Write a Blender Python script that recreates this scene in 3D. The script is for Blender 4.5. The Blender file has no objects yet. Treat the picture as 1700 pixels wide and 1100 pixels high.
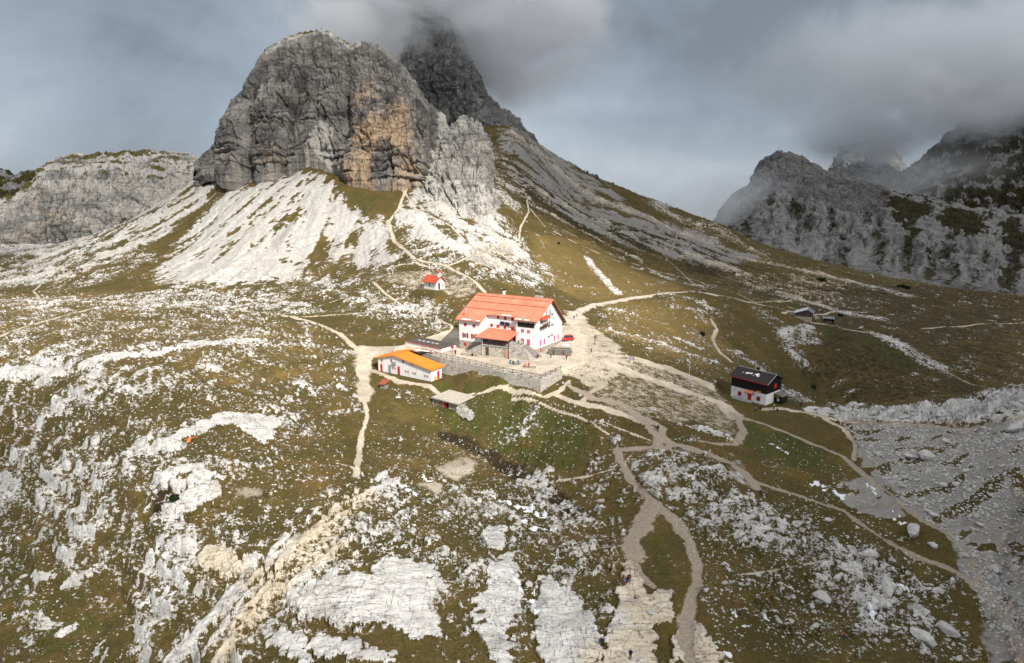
import bpy, bmesh, math, random
import numpy as np
from mathutils import Vector, Matrix
random.seed(7); rng = np.random.default_rng(7)
R = math.radians
sc = bpy.context.scene
col = sc.collection

# ------------------------------------------------------------------ camera
F = 1133.0; PIT = R(13.0); SP, CP = math.sin(PIT), math.cos(PIT); ZC = 50.0     # the hut terrace is z = 0
cd = bpy.data.cameras.new('camera'); cam = bpy.data.objects.new('camera', cd); col.objects.link(cam)
cd.sensor_width = 36; cd.lens = 36 * F / 1700; cd.clip_start = 1; cd.clip_end = 30000
cam.location = (0, 0, ZC); cam.rotation_euler = (R(90) - PIT, 0, 0); sc.camera = cam

# ------------------------------------------------------------------ light
SUN_EL, SUN_AZ = R(40), R(31)          # azimuth measured from straight behind the camera towards the right
SD = Vector((math.sin(SUN_AZ) * math.cos(SUN_EL), -math.cos(SUN_AZ) * math.cos(SUN_EL), math.sin(SUN_EL)))
sl = bpy.data.lights.new('sun', 'SUN'); sl.energy = 5.0; sl.angle = R(0.5); sl.color = (1.0, .95, .87)
so = bpy.data.objects.new('sun', sl); col.objects.link(so)
so.rotation_euler = (-SD).to_track_quat('-Z', 'Y').to_euler()
sc.view_settings.view_transform = 'Standard'; sc.view_settings.look = 'None'
sc.view_settings.gamma = 1; sc.view_settings.exposure = 0.5; sc.view_settings.use_curve_mapping = False
sc.cycles.use_denoising = True
sc.cycles.max_bounces = 9; sc.cycles.diffuse_bounces = 2; sc.cycles.glossy_bounces = 2
sc.cycles.transparent_max_bounces = 12; sc.cycles.volume_bounces = 8
sc.cycles.volume_step_rate = 1.0; sc.cycles.volume_max_steps = 256

class G:                                # small helper for node graphs
    def __init__(s, nt): s.nt = nt; nt.nodes.clear()
    def n(s, t, **k):
        nd = s.nt.nodes.new(t)
        for a, v in k.items():
            if a.startswith('i_'):
                key = a[2:]; nd.inputs[int(key) if key.isdigit() else key].default_value = v
            else: setattr(nd, a, v)
        return nd
    def l(s, a, b): s.nt.links.new(a, b)
    def put(s, sock, v):
        if isinstance(v, bpy.types.NodeSocket): s.l(v, sock)
        else:
            try: sock.default_value = v
            except Exception: sock.default_value = tuple(v) + (1,)
    def m(s, op, a, b=None, c=None, clamp=False):
        nd = s.n('ShaderNodeMath', operation=op, use_clamp=clamp); s.put(nd.inputs[0], a)
        if b is not None: s.put(nd.inputs[1], b)
        if c is not None: s.put(nd.inputs[2], c)
        return nd.outputs[0]
    def mix(s, f, a, b, blend='MIX'):
        nd = s.n('ShaderNodeMix', data_type='RGBA', blend_type=blend)
        s.put(nd.inputs[0], f); s.put(nd.inputs[6], a); s.put(nd.inputs[7], b); return nd.outputs[2]
    def ss(s, x, lo, hi, a=0., b=1.):
        nd = s.n('ShaderNodeMapRange', interpolation_type='SMOOTHSTEP'); s.put(nd.inputs[0], x)
        for i, v in ((1, lo), (2, hi), (3, a), (4, b)): s.put(nd.inputs[i], v)
        return nd.outputs[0]
    def noise(s, vec, scale, detail=4, rough=.55, dist=0.):
        nd = s.n('ShaderNodeTexNoise'); s.l(vec, nd.inputs['Vector'])
        nd.inputs['Scale'].default_value = scale; nd.inputs['Detail'].default_value = detail
        nd.inputs['Roughness'].default_value = rough; nd.inputs['Distortion'].default_value = dist
        return nd.outputs[0]
    def vor(s, vec, scale, feature='DISTANCE_TO_EDGE'):
        nd = s.n('ShaderNodeTexVoronoi', feature=feature); s.l(vec, nd.inputs['Vector'])
        nd.inputs['Scale'].default_value = scale; return nd.outputs['Distance']
    def mapv(s, vec, scale=(1, 1, 1), rot=(0, 0, 0), loc=(0, 0, 0)):
        nd = s.n('ShaderNodeMapping'); s.l(vec, nd.inputs[0])
        nd.inputs['Scale'].default_value = scale; nd.inputs['Rotation'].default_value = rot; nd.inputs['Location'].default_value = loc
        return nd.outputs[0]

# ------------------------------------------------------------------ sky
world = bpy.data.worlds.new('World'); sc.world = world; world.use_nodes = True
g = G(world.node_tree)
tc = g.n('ShaderNodeTexCoord'); dirv = tc.outputs['Generated']
sky = g.n('ShaderNodeTexSky', sky_type='NISHITA', sun_disc=False, sun_elevation=SUN_EL, sun_rotation=R(180) - SUN_AZ, altitude=2400)
sep = g.n('ShaderNodeSeparateXYZ'); g.l(dirv, sep.inputs[0])
nA = g.noise(g.mapv(dirv, (1, 1, 1.2), loc=(3.1, .4, .2)), 2.6, 6, .5, .3)
nB = g.noise(g.mapv(dirv, (1, 1, 2.2), loc=(.7, 5.0, .2)), 6.5, 6, .55, .4)
t = g.m('ADD', g.m('MULTIPLY', nA, .95), g.m('SUBTRACT', g.m('MULTIPLY', nB, .35), .15))
# the cloud ceiling is thicker high up and to the right, thinner low down in the gap between the mountains
t = g.m('ADD', t, g.ss(sep.outputs[2], -.10, .25, .05, -.04))
t = g.m('ADD', t, g.ss(sep.outputs[0], .25, .62, 0., -.09))
t = g.m('ADD', t, g.ss(sep.outputs[0], -.64, -.52, .10, 0.))
cr = g.n('ShaderNodeValToRGB'); g.l(t, cr.inputs[0])
e = cr.color_ramp.elements
e[0].position = .33; e[0].color = (1.7, 1.95, 2.3, 1); e[1].position = .72; e[1].color = (3.7, 4.15, 4.65, 1)
m1 = e.new(.47); m1.color = (2.35, 2.75, 3.25, 1); m2 = e.new(.58); m2.color = (2.8, 3.25, 3.8, 1)
cl = g.mix(.95, sky.outputs[0], cr.outputs[0])
bg = g.n('ShaderNodeBackground'); g.l(cl, bg.inputs[0]); bg.inputs[1].default_value = .092
wo = g.n('ShaderNodeOutputWorld'); g.l(bg.outputs[0], wo.inputs[0])

# ------------------------------------------------------------------ numpy noise
PERM = np.random.default_rng(11).permutation(512).astype(np.int32) % 512
PERM = np.concatenate([PERM, PERM])
GA = np.random.default_rng(12).random(512).astype(np.float32) * 2 * np.pi
G2x, G2y = np.cos(GA), np.sin(GA)
G3 = np.random.default_rng(13).normal(size=(512, 3)).astype(np.float32); G3 /= np.linalg.norm(G3, axis=1)[:, None]
def fade(t): return t * t * t * (t * (t * 6 - 15) + 10)
def pn2(x, y, seed=0):
    x = np.asarray(x, np.float32) + seed * 17.31; y = np.asarray(y, np.float32) - seed * 9.77
    xi = np.floor(x).astype(np.int32); yi = np.floor(y).astype(np.int32); xf = x - xi; yf = y - yi
    xi &= 511; yi &= 511; xj = (xi + 1) & 511; yj = (yi + 1) & 511
    u, v = fade(xf), fade(yf)
    def gd(a, b, dx, dy):
        h = PERM[PERM[a] + b]; return G2x[h] * dx + G2y[h] * dy
    a = gd(xi, yi, xf, yf); b = gd(xj, yi, xf - 1, yf); c = gd(xi, yj, xf, yf - 1); d = gd(xj, yj, xf - 1, yf - 1)
    return 1.45 * ((a + (b - a) * u) + ((c + (d - c) * u) - (a + (b - a) * u)) * v)
def pn3(x, y, z, seed=0):
    x = np.asarray(x, np.float32) + seed * 17.31; y = np.asarray(y, np.float32) - seed * 9.77; z = np.asarray(z, np.float32) + seed * 5.13
    xi = np.floor(x).astype(np.int32); yi = np.floor(y).astype(np.int32); zi = np.floor(z).astype(np.int32)
    xf = x - xi; yf = y - yi; zf = z - zi; u, v, w = fade(xf), fade(yf), fade(zf)
    out = 0
    for i in (0, 1):
        for j in (0, 1):
            for k in (0, 1):
                h = PERM[PERM[PERM[(xi + i) & 511] + ((yi + j) & 511)] + ((zi + k) & 511)]
                gr = G3[h]; d = gr[..., 0] * (xf - i) + gr[..., 1] * (yf - j) + gr[..., 2] * (zf - k)
                out = out + d * (u if i else 1 - u) * (v if j else 1 - v) * (w if k else 1 - w)
    return 1.5 * out
def fbm2(x, y, o=4, seed=0, gain=.5):
    s = 0; a = 1.; f = 1.; t = 0
    for i in range(o): s = s + a * pn2(x * f, y * f, seed + i); t += a; a *= gain; f *= 2.03
    return s / t * 1.3
def fbm3(x, y, z, o=4, seed=0, gain=.5):
    s = 0; a = 1.; f = 1.; t = 0
    for i in range(o): s = s + a * pn3(x * f, y * f, z * f, seed + i); t += a; a *= gain; f *= 2.03
    return s / t * 1.3
HT = np.random.default_rng(5).random((512, 3)).astype(np.float32)
def vor2(x, y, seed=0):                # F1, F2-F1 and the cell's random numbers
    x = np.asarray(x, np.float32) + seed * 31.7; y = np.asarray(y, np.float32) + seed * 13.3
    xi = np.floor(x).astype(np.int32); yi = np.floor(y).astype(np.int32)
    f1 = np.full(x.shape, 9., np.float32); f2 = f1.copy(); idc = np.zeros(x.shape, np.int32)
    for i in (-1, 0, 1):
        for j in (-1, 0, 1):
            h = PERM[PERM[(xi + i) & 511] + ((yi + j) & 511)]
            d = np.hypot(xi + i + HT[h, 0] - x, yi + j + HT[h, 1] - y)
            nr = d < f1
            f2 = np.where(nr, f1, np.minimum(f2, d)); idc = np.where(nr, h, idc); f1 = np.where(nr, d, f1)
    return f1, f2 - f1, HT[idc, 2], HT[(idc + 77) & 511, 0], HT[(idc + 177) & 511, 1]
def sst(x, a, b):
    t = np.clip((x - a) / (b - a), 0, 1); return t * t * (3 - 2 * t)

# ------------------------------------------------------------------ survey: (photo x, photo y, height or distance) -> points of the valley
def ray(px, py):
    dx = (px - 850) / F; dy = (550 - py) / F
    return np.array([dx, CP + dy * SP, -SP + dy * CP])
def gp(px, py, z):
    r = ray(px, py); return np.array([0, 0, ZC]) + r * ((z - ZC) / r[2])
def dp(px, py, d): return np.array([0, 0, ZC]) + ray(px, py) * d
ZP = """-250,1100,-34 0,1100,-29 200,1100,-24 400,1100,-17 600,1100,-14 850,1100,-15 1100,1100,-16 1300,1100,-18 1500,1100,-20 1700,1100,-21 1950,1100,-20
-300,1500,-36 0,1400,-30 400,1400,-20 850,1400,-17 1300,1400,-20 1700,1400,-24 2100,1500,-24 850,2400,-20 -600,2200,-32 2300,2200,-26
-300,950,-30 0,950,-24 200,950,-20 400,950,-14 600,950,-12 850,950,-14 1000,950,-15 1300,950,-18 1500,950,-20 1700,950,-18 1950,950,-12
-300,850,-26 0,850,-20 200,850,-12 400,850,-10 600,850,-11 850,850,-14 1000,850,-14 1100,850,-12.5 1300,850,-15 1500,850,-16 1700,850,-12 1950,850,-6
-250,760,-20 0,760,-14 150,760,-8 300,760,-5 500,760,-8 700,760,-12.5 850,760,-13.5 1000,760,-9.5 1150,760,-8.5 1300,760,-12 1450,760,-12 1600,760,-8 1700,760,-4 1950,760,3
-250,690,-12 0,690,-8 150,690,-4 300,690,-2 450,690,-4 600,690,-8 700,690,-9.5 850,690,-8.5 1000,690,-5.5 1100,690,-5.6 1250,690,-10.6 1350,690,-10.8 1450,690,-9 1600,690,-5.5 1700,690,-1.5 1950,690,6
-250,620,-3 0,620,-1 150,620,2 300,620,3 450,620,0 550,620,-3 630,614,-4.4 730,638,-5.3 740,672,-8.3 600,600,-3.2 660,640,-5.5
770,580,0 890,592,0 940,568,0 890,610,0 930,600,0 830,605,0 690,578,-.3 700,560,0 768,619,-3.1 792,621,-2.2 836,620.5,-.8 866,634,-1.9 888,640,-2.2 897,647,-3 750,629,-4.9 925,628,-1.9 800,645,-4.6 850,655,-4.8 905,665,-4.6 800,672,-7 850,685,-7.4 760,660,-7
1000,580,-.5 1050,600,-1.5 1000,640,-3 1100,640,-6 1200,650,-9.4 1240,672,-10.6 1290,680,-10.7 1213,657,-10.6 1340,672,-10.9
-200,540,3 0,540,2 150,540,3 300,530,2 480,525,2.5 560,545,0 620,520,2 700,520,2
960,518,-1 1050,490,-3 1130,485,-5 1200,492,-5 1190,560,-12 1100,545,-7 1250,540,-12 1345,530,-14.5 1300,590,-19 1400,600,-24 1200,600,-8.5 1150,605,-6.8
1500,560,-27 1500,620,-28 1600,600,-31 1700,560,-35 1600,535,-34 1700,520,-41 1450,520,-26 1350,655,-31 1450,655,-32 1600,640,-33 1700,605,-33 1900,560,-45 1900,620,-35
1400,480,-29 1500,470,-44 1600,480,-53 1700,490,-55 1900,500,-60
720,478,8.5 780,460,12 650,440,13""".split()
DP = """1400,680,181 1500,676,172 1600,664,170 1700,652,164 1850,636,160 1300,440,520 1250,425,545 1190,450,430 1100,430,420 1000,430,380 900,440,330 900,380,380 1000,370,450 1100,390,475 850,300,430 950,325,500 1050,352,535 1150,388,565
850,240,470 850,212,560 920,262,570 1000,302,580 1100,347,590 1190,374,600 1260,418,600 500,440,320 400,480,290 250,480,300 100,480,320 0,480,330 -200,480,330
300,400,380 400,400,345 500,380,350 600,370,345 400,330,395 500,292,405 600,305,385 660,312,376 700,335,355 750,400,300 800,430,285 830,345,375 350,282,440 250,350,435 150,412,405 50,452,390 350,330,415 -100,465,400
1000,470,325 1070,460,370 940,470,310 1300,470,460 1330,500,380""".split()
EX = """0,470,60 -100,480,60 -100,500,60 -40,500,62 -150,520,45 -60,620,70 0,760,40 0,950,-60 300,800,-40
-180,560,-5 -250,650,-8 -330,700,-12 -420,800,-25 -300,560,-2 -600,900,-40 140,900,-80 300,1100,-120 180,700,5 700,900,-110 900,1100,-100 1200,1600,-150 1400,2400,-150 600,1500,-200 0,1500,-350 -800,1600,-120 -1500,2500,-300
0,2500,-620 800,3000,-450 3000,4500,-700 -3000,4500,-700 0,4500,-900 1700,2400,-200 -380,450,-3 -450,330,0""".split()   # ground not seen from here
ctl = []
for s in ZP:
    a, b, c = map(float, s.split(',')); ctl.append(gp(a, b, c))
for s in DP:
    a, b, c = map(float, s.split(',')); ctl.append(dp(a, b, c))
for s in EX: ctl.append(np.array(list(map(float, s.split(',')))))
ctl = np.array(ctl)
def tp(x, y): return np.stack([1.6 * x / y, np.log(y)], -1)
def phi(r2): return .5 * r2 * np.log(r2 + 1e-9)
TP = tp(ctl[:, 0], ctl[:, 1]); N = len(TP)
K = phi(((TP[:, None] - TP[None]) ** 2).sum(-1)) + np.eye(N) * 2e-4
PM = np.concatenate([np.ones((N, 1)), TP], 1)
Amat = np.block([[K, PM], [PM.T, np.zeros((3, 3))]])
wts = np.linalg.solve(Amat, np.concatenate([ctl[:, 2], np.zeros(3)]))
def base_z(x, y):
    x = np.asarray(x, float); y = np.asarray(y, float); sh = x.shape
    q = tp(x.ravel(), np.maximum(y.ravel(), 20)).astype(np.float32); out = np.empty(len(q), np.float32)
    W = wts.astype(np.float32); T32 = TP.astype(np.float32)
    for i in range(0, len(q), 60000):
        c = q[i:i + 60000]; d = (c[:, 0:1] - T32[:, 0]) ** 2 + (c[:, 1:2] - T32[:, 1]) ** 2
        out[i:i + 60000] = phi(d) @ W[:N] + W[N] + c @ W[N + 1:]
    return out.reshape(sh)
YS = np.concatenate([np.arange(45, 260, .5), np.arange(260, 800, 1.5), np.arange(800, 3000, 8)])
def at_many(pts):
    pts = np.asarray(pts, float); dx = (pts[:, 0] - 850) / F; dy = (550 - pts[:, 1]) / F
    ry = CP + dy * SP; rz = -SP + dy * CP
    X = YS[None] * (dx / ry)[:, None]; Z = ZC + YS[None] * (rz / ry)[:, None]
    D = Z - base_z(X, np.broadcast_to(YS[None], X.shape))
    k = np.argmax(D < 0, 1); k = np.where((D < 0).any(1), np.maximum(k, 1), len(YS) - 1)
    i = np.arange(len(pts)); d0, d1 = D[i, k - 1], D[i, k]; f = np.clip(d0 / (d0 - d1 + 1e-9), 0, 1)
    y = YS[k - 1] + (YS[k] - YS[k - 1]) * f
    return np.stack([y * dx / ry, y, ZC + y * rz / ry], 1)
def P2(s): return [tuple(map(float, q.split(','))) for q in s.split()]
def atp(s): return at_many(P2(s))[:, :2]

# ------------------------------------------------------------------ terrain grid: finer near, coarser far
ys = [50.0]
while ys[-1] < 4200:
    y = ys[-1]; ys.append(y + min(y * y / 42000., .85 + max(0, y - 200) * .0016 if y < 620 else .006 * y))
ys = np.array(ys, np.float32); NC = 1500
az = np.linspace(-1.02, 1.02, NC).astype(np.float32)
GX = ys[:, None] * az[None]; GY = np.repeat(ys[:, None], NC, 1); NRW = len(ys)
Z = base_z(GX, GY)

def seg_dist(poly, closed=False, maxd=60):
    """distance of every ground vertex to a polyline (metres); inside negative when closed"""
    poly = np.asarray(poly, np.float32); D = np.full(GX.shape, 1e3, np.float32)
    lo = poly.min(0) - maxd; hi = poly.max(0) + maxd
    r0, r1 = np.searchsorted(ys, [max(lo[1], ys[0]), hi[1]])
    if r1 <= r0: return D, slice(0, 0)
    rs = slice(r0, r1); x = GX[rs]; y = GY[rs]; d = np.full(x.shape, 1e3, np.float32)
    pts = np.concatenate([poly, poly[:1]]) if closed else poly
    ins = np.zeros(x.shape, bool)
    for a, b in zip(pts[:-1], pts[1:]):
        ab = b - a; L = float(ab @ ab) + 1e-6
        t = np.clip(((x - a[0]) * ab[0] + (y - a[1]) * ab[1]) / L, 0, 1)
        d = np.minimum(d, np.hypot(x - a[0] - t * ab[0], y - a[1] - t * ab[1]))
        if closed:
            c = (a[1] > y) != (b[1] > y); ins ^= c & (x < (b[0] - a[0]) * (y - a[1]) / (b[1] - a[1] + 1e-9) + a[0])
    if closed: d = np.where(ins, -d, d)
    D[rs] = d; return D, rs

# noise fields shared by shape and ground cover
print('grid', NRW, NC)
wx = 6 * pn2(GX / 22, GY / 22, 3); wy = 6 * pn2(GX / 22, GY / 22, 4)
n40 = fbm2(GX / 40, GY / 40, 2, 1); n12 = fbm2((GX + wx) / 12, (GY + wy) / 14, 3, 2)
n4 = fbm2((GX + wx) / 4.2, (GY + wy) / 4.2, 3, 5); n1 = fbm2(GX / 1.3, GY / 1.3, 3, 8)
near = np.clip((330 - GY) / 200, 0, 1)

rocky = np.full(GX.shape, .155, np.float32)
CH = {k: np.zeros(GX.shape, np.float32) for k in 'path scree snow green gold dark cream slab ledge'.split()}
def stroke(kind, w, s, amt=1., soft=.5, wob=0.):
    D, rs = seg_dist(atp(s), False, w * 3 + 4)
    if rs.stop <= rs.start: return
    if kind == 'slab': wob = .7; soft = .85
    d = D[rs] + wob * w * (n4[rs] + .7 * n12[rs] + .4 * n1[rs])
    f = amt * (1 - sst(d, w * (1 - soft), w * (1 + soft)))
    if kind == 'rock': rocky[rs] += f
    else: CH[kind][rs] = np.maximum(CH[kind][rs], f)
def area(kind, feather, s, amt=1., wob=0.):
    D, rs = seg_dist(atp(s), True, feather * 2 + 6)
    if rs.stop <= rs.start: return
    if kind == 'slab': feather *= 2.2; wob = 3.2
    d = D[rs] + wob * (n12[rs] * .7 + n4[rs] * .5)
    f = amt * (1 - sst(d, -feather, feather))
    if kind == 'rock': rocky[rs] += f
    else: CH[kind][rs] = np.maximum(CH[kind][rs], f)

# --- bare rock and how stony the ground is
area('rock', 10, '-100,395 60,400 180,375 260,430 120,478 -100,482', .24, 8)
area('scree', 10, '-100,400 60,405 160,390 200,430 90,470 -100,478', .6, 10)
area('rock', 12, '-80,500 120,490 300,480 430,500 560,545 600,600 600,680 500,760 380,800 250,830 120,860 -80,800', .25)
area('rock', 8, '250,470 480,450 660,440 740,470 760,540 600,530 450,520 300,510', .22)
area('rock', 6, '590,590 760,570 760,540 700,500 620,480 560,520', .10)
area('rock', 10, '0,760 250,760 400,830 380,960 250,1080 0,1100 -100,1000', .15)
area('rock', 8, '380,800 640,790 860,800 1040,860 1050,1100 250,1100', .11)
area('rock', 8, '820,680 1030,690 1040,760 1000,860 900,830', .16)
area('rock', 5, '640,690 900,720 1000,850 850,880 700,820', .10)
area('rock', 6, '1040,745 1180,750 1270,830 1280,900 1180,890 1080,830', .30)
area('rock', 8, '1160,850 1400,880 1560,960 1640,1100 1300,1100 1180,980', .20)
area('rock', 4, '1360,900 1480,930 1560,980 1540,1060 1440,1050 1370,980', .22)
area('rock', 4, '1250,850 1340,840 1380,900 1300,910', .2)
area('rock', 10, '1000,500 1180,500 1240,600 1180,640 1060,590 980,560', .10)
area('rock', 6, '640,380 820,330 860,380 920,450 900,490 760,470 680,440', .28, 4)
area('rock', 30, '1180,440 1420,470 1400,520 1300,500', .22, 12)
area('rock', 8, '1340,660 1450,680 1580,675 1700,640 1720,700 1560,700 1400,700', .45)
stroke('rock', 4, '40,590 120,590 200,585 300,575 440,570', .40, .7, .5)
stroke('rock', 5, '-20,640 60,630 150,640 240,640', .35, .7, .5)
stroke('rock', 4, '200,500 300,500 360,490', .3, .7, .5)
stroke('rock', 4, '70,640 45,690 30,750 20,790', .36, .7, .5)
stroke('rock', 4, '160,740 220,790 180,860 240,940 330,960', .34, .7, .5)
stroke('rock', 3.5, '130,890 200,960 280,1000 240,1050', .32, .7, .5)
stroke('rock', 3, '0,770 90,790 170,830', .33, .7, .5)
stroke('rock', 3, '280,850 330,870 400,880', .35, .7, .4)
stroke('rock', 2.0, '840,715 862,715 880,690 890,672', .22, .9, .8)
stroke('rock', 4, '1060,770 1110,790 1180,820 1240,860', .28, .7, .5)
stroke('rock', 1.8, '1085,680 1120,700 1165,715 1215,732', .5, .6, .3)
stroke('rock', 2.5, '880,800 930,850 870,860', .25, .7, .4)
stroke('rock', 5, '1330,600 1310,570 1290,540 1270,520', .30, .7, .5)
stroke('rock', 4, '1340,545 1320,560 1350,565', .5, .7, .5)
stroke('rock', 7, '1470,560 1520,590 1545,605', .5, .7, .5)
stroke('rock', 5, '1230,590 1290,640 1330,660', .35, .7, .5)
stroke('rock', 8, '1240,430 1330,450 1430,470 1500,490', .38, .9, .6)
stroke('rock', 6, '1330,500 1400,520 1470,530', .35, .9, .6)
stroke('rock', 3, '1120,490 1160,500 1190,520', .35, .7, .5)
stroke('rock', 2.5, '1000,545 1060,560 1130,585 1180,600', .3, .8, .5)
stroke('rock', 2.2, '975,430 1000,460 1025,488', .75, .6, .5)
stroke('rock', 2.0, '700,520 740,545 760,560', .35, .7, .5)
for s, w in (('1010,300 1100,350 1200,385 1260,420', 14), ('860,230 940,290 1040,350 1180,400', 14), ('900,320 1000,370 1100,410 1230,450', 7), ('880,340 960,380 1060,430 1180,480', 3), ('810,250 830,330 850,340', 8)):
    stroke('rock', w, s, .30, 1., .8)
area('rock', 8, '420,880 640,780 880,860 1110,900 1110,1110 300,1110', .10, 4)
area('rock', 5, '250,1110 380,980 560,850 650,800 680,860 560,960 460,1110', .22, 4)
# smooth pale slabs
area('slab', 1.2, '385,690 470,690 500,690 470,715 440,745 420,735 400,705', 1, 1.6)
area('slab', 1.2, '420,755 450,755 465,780 445,790', 1, 1.2)
area('slab', 1., '465,985 540,960 620,955 625,935 650,930 700,930 735,950 745,975 730,1010 735,1055 690,1060 640,1045 560,1040 500,1025 480,1005', 1, 1.2)
area('slab', 1., '480,1055 600,1055 660,1080 640,1105 500,1110 430,1080', .9, 1.5)
area('slab', .8, '800,930 850,925 870,960 865,1010 850,1060 860,1110 800,1110 785,1060 795,1000', 1, 1.2)
area('slab', .8, '890,950 930,960 950,990 990,1030 1000,1110 905,1110 890,1040', 1, 1.2)
area('slab', .8, '1040,970 1075,985 1100,1030 1095,1070 1085,1110 1000,1110 1010,1030', 1, .8)
area('slab', .8, '1030,925 1050,930 1070,985 1075,1000 1050,985', 1, .6)
area('slab', .8, '1085,980 1115,985 1118,1040 1090,1045 1080,1010', 1, .6)
area('slab', .8, '1125,1030 1160,1040 1175,1070 1215,1110 1110,1110', 1, .6)
area('slab', .8, '805,875 850,868 840,895 812,920', 1, .6)
stroke('slab', 2.6, '645,800 600,830 540,870 480,915 420,965 370,1010 310,1070 270,1110', .66, .5, .5)
stroke('slab', 3.2, '640,890 560,920 480,965 420,1000 380,1060 360,1110', .60, .6, .7)
stroke('slab', 2.2, '280,735 330,715 380,695', .95, .4, .3)
stroke('slab', 3., '290,790 330,785 345,820 310,830', .9, .5, .4)
stroke('slab', 1.6, '340,925 375,930 380,945', .95, .4, .4)
stroke('slab', 2., '140,605 170,595 240,588', .9, .5, .5)
stroke('slab', 3., '260,590 330,575 430,570', .8, .6, .6)
stroke('slab', 2., '0,620 60,615 100,620', .9, .6, .6)
stroke('slab', 1.5, '560,640 600,660 610,670', .6, .6, .6)
stroke('slab', 2., '500,570 540,600 560,630', .55, .6, .8)
stroke('slab', 1.4, '1120,560 1165,580 ', .8, .6, .5)
for s in ('1040,970 1100,1100', '1040,940 1080,1000', '1000,1100 1120,1030', '1030,925 1060,980', '1125,1040 1180,1100', '720,770 770,760', '390,810 440,815', '440,960 560,920', '350,930 380,940', '600,830 470,960', '470,960 380,1080'):
    stroke('cream', 3, s, .9, .7)
area('cream', 2, '780,410 850,410 850,450 790,450', .8, 1)
# cream mud flats
for s in ('720,770 770,765 790,780 760,800 730,800', '700,805 740,800 735,830 715,825', '380,805 440,810 440,825 390,820', '770,740 800,770 750,790 720,800 735,775'):
    area('path', 2.2, s, .64, 3.0)
# --- trodden ground
W = [(1.7, '592,578 565,555 530,540 490,528 470,524'), (.95, '470,524 430,518 390,514 320,512 240,505 210,500'), (1.2, '205,500 150,512 120,520 60,535 0,555 -60,570'), (.8, '120,516 90,508 65,495 55,482 70,470'),
     (.8, '490,527 560,521 620,517 680,515 725,527 765,545'), (.8, '620,468 640,487 665,505 690,518'), (.7, '620,487 560,497 500,515 470,522'),
     (2.4, '597,576 600,600 603,640 604,660'), (1.2, '604,660 610,690 600,720 595,760 592,795'), (.5, '560,770 590,780'),
     (1.5, '620,612 660,632 720,650'), (1.0, '720,650 760,660 800,652 840,642 880,650 905,658'),
     (2.6, '600,575 640,578 690,578 740,590'), (4.5, '770,590 830,610 890,620 930,605'), (4.5, '955,585 960,560 950,535 955,520'), (3.2, '960,590 1000,600 1040,600'),
     (2.4, '955,520 985,506 1020,500 1070,492 1110,485 1150,484 1190,489'), (1.2, '1190,489 1240,500 1300,515 1340,535 1400,545'), (1.2, '1290,500 1330,497 1370,502'), (.9, '1240,500 1270,503 1300,497'),
     (1.3, '1180,530 1190,545 1183,560 1195,585 1215,600'), (3., '1000,600 1060,625 1110,640 1150,655 1200,670 1225,690'), (1.6, '970,580 1020,590 1080,600 1150,630'), (2.5, '1040,600 1110,610 1180,640'),
     (1.8, '945,640 985,660 1030,670 1060,690 1085,715 1120,738 1160,750 1210,770 1240,790 1255,810'), (1.6, '925,655 960,668 1000,675 1040,690 1075,705'), (1.2, '905,658 930,648 945,632'), (1.2, '1000,640 975,655 965,668'),
     (1.8, '1090,735 1100,710 1075,695'), (1.5, '1225,690 1235,715 1220,740 1190,740 1160,735'), (1.3, '1025,745 1060,742 1110,742'),
     (1.7, '1025,745 1033,770 1050,800 1075,825 1100,845 1125,865 1145,900 1157,940 1157,970 1148,1000 1138,1030'), (2.2, '1138,1030 1135,1060 1150,1110'), (2.3, '1080,835 1070,865 1045,895 1050,920'), (1.0, '1050,920 1060,950 1085,975'), (.5, '925,795 980,787 1020,778'),
     (1.1, '1215,685 1255,698 1300,715 1400,760 1430,785 1470,815 1530,860 1580,890'), (1.4, '1580,890 1610,930 1630,970 1660,1010 1690,1060 1710,1110'), (1.0, '1360,690 1400,710 1420,740 1418,765'),
     (1.6, '1270,680 1300,678 1360,690 1440,702 1540,707 1620,712'), (.9, '1250,800 1330,825 1400,850 1450,885 1540,930 1590,950 1640,985'), (.6, '1425,850 1470,845 1500,835'), (.9, '1660,910 1670,885 1700,870 1740,868'), (.4, '1230,955 1300,945 1370,930'),
     (.7, '580,235 575,260'), (1., '655,302 672,320 690,345 720,362 750,375 772,397'), (1.5, '690,290 672,320 662,345 645,370 655,400 690,430 740,440'), (.9, '875,332 878,350 864,375 862,395 838,408 795,418 765,432 740,442'), (1.3, '740,440 770,455 790,468 805,485'), (1.0, '720,445 690,435 640,445'),
     (.7, '880,345 905,375 960,405 1030,435 1100,455 1170,475 1250,500'), (1.0, '930,378 1000,415 1080,445 1160,465 1230,488'), (.8, '1125,388 1118,410 1110,425'), (.8, '1100,420 1130,450 1180,480'),
     (2.0, '1310,510 1340,517 1300,520'), (.9, '1400,545 1470,555 1530,590 1580,620 1650,645 1720,650'), (1.2, '1530,545 1620,538 1720,535'), (1.2, '1340,527 1400,515 1440,518'), (1.5, '1455,443 1440,452 1450,462'), (.45, '540,300 460,330 400,400'),
     (.6, '850,660 900,668 960,690 1010,720'), (.5, '1000,700 1040,715 1080,730')]
for w, s in W: stroke('path', w * (.55 if w < 2.3 else .8), s, .95 if w < 2.3 else .85, .8, .6)
area('path', 1.5, '592,572 640,572 700,568 760,580 760,592 690,585 620,592 608,640 598,640', 1, .6)
area('path', 1.5, '690,583 740,592 895,628 931,614 975,640 1010,640 1040,610 1030,570 990,545 965,520 945,520 940,560 890,595 760,585', .62, 2.6)
for w, s in W:
    if s.startswith(('1025,745', '1138,1030', '1080,835', '945,640', '1215,685', '1580,890', '1250,800', '1090,735', '1225,690', '1050,920')): stroke('cream', w * .8, s, 1., .6, .4)
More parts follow.
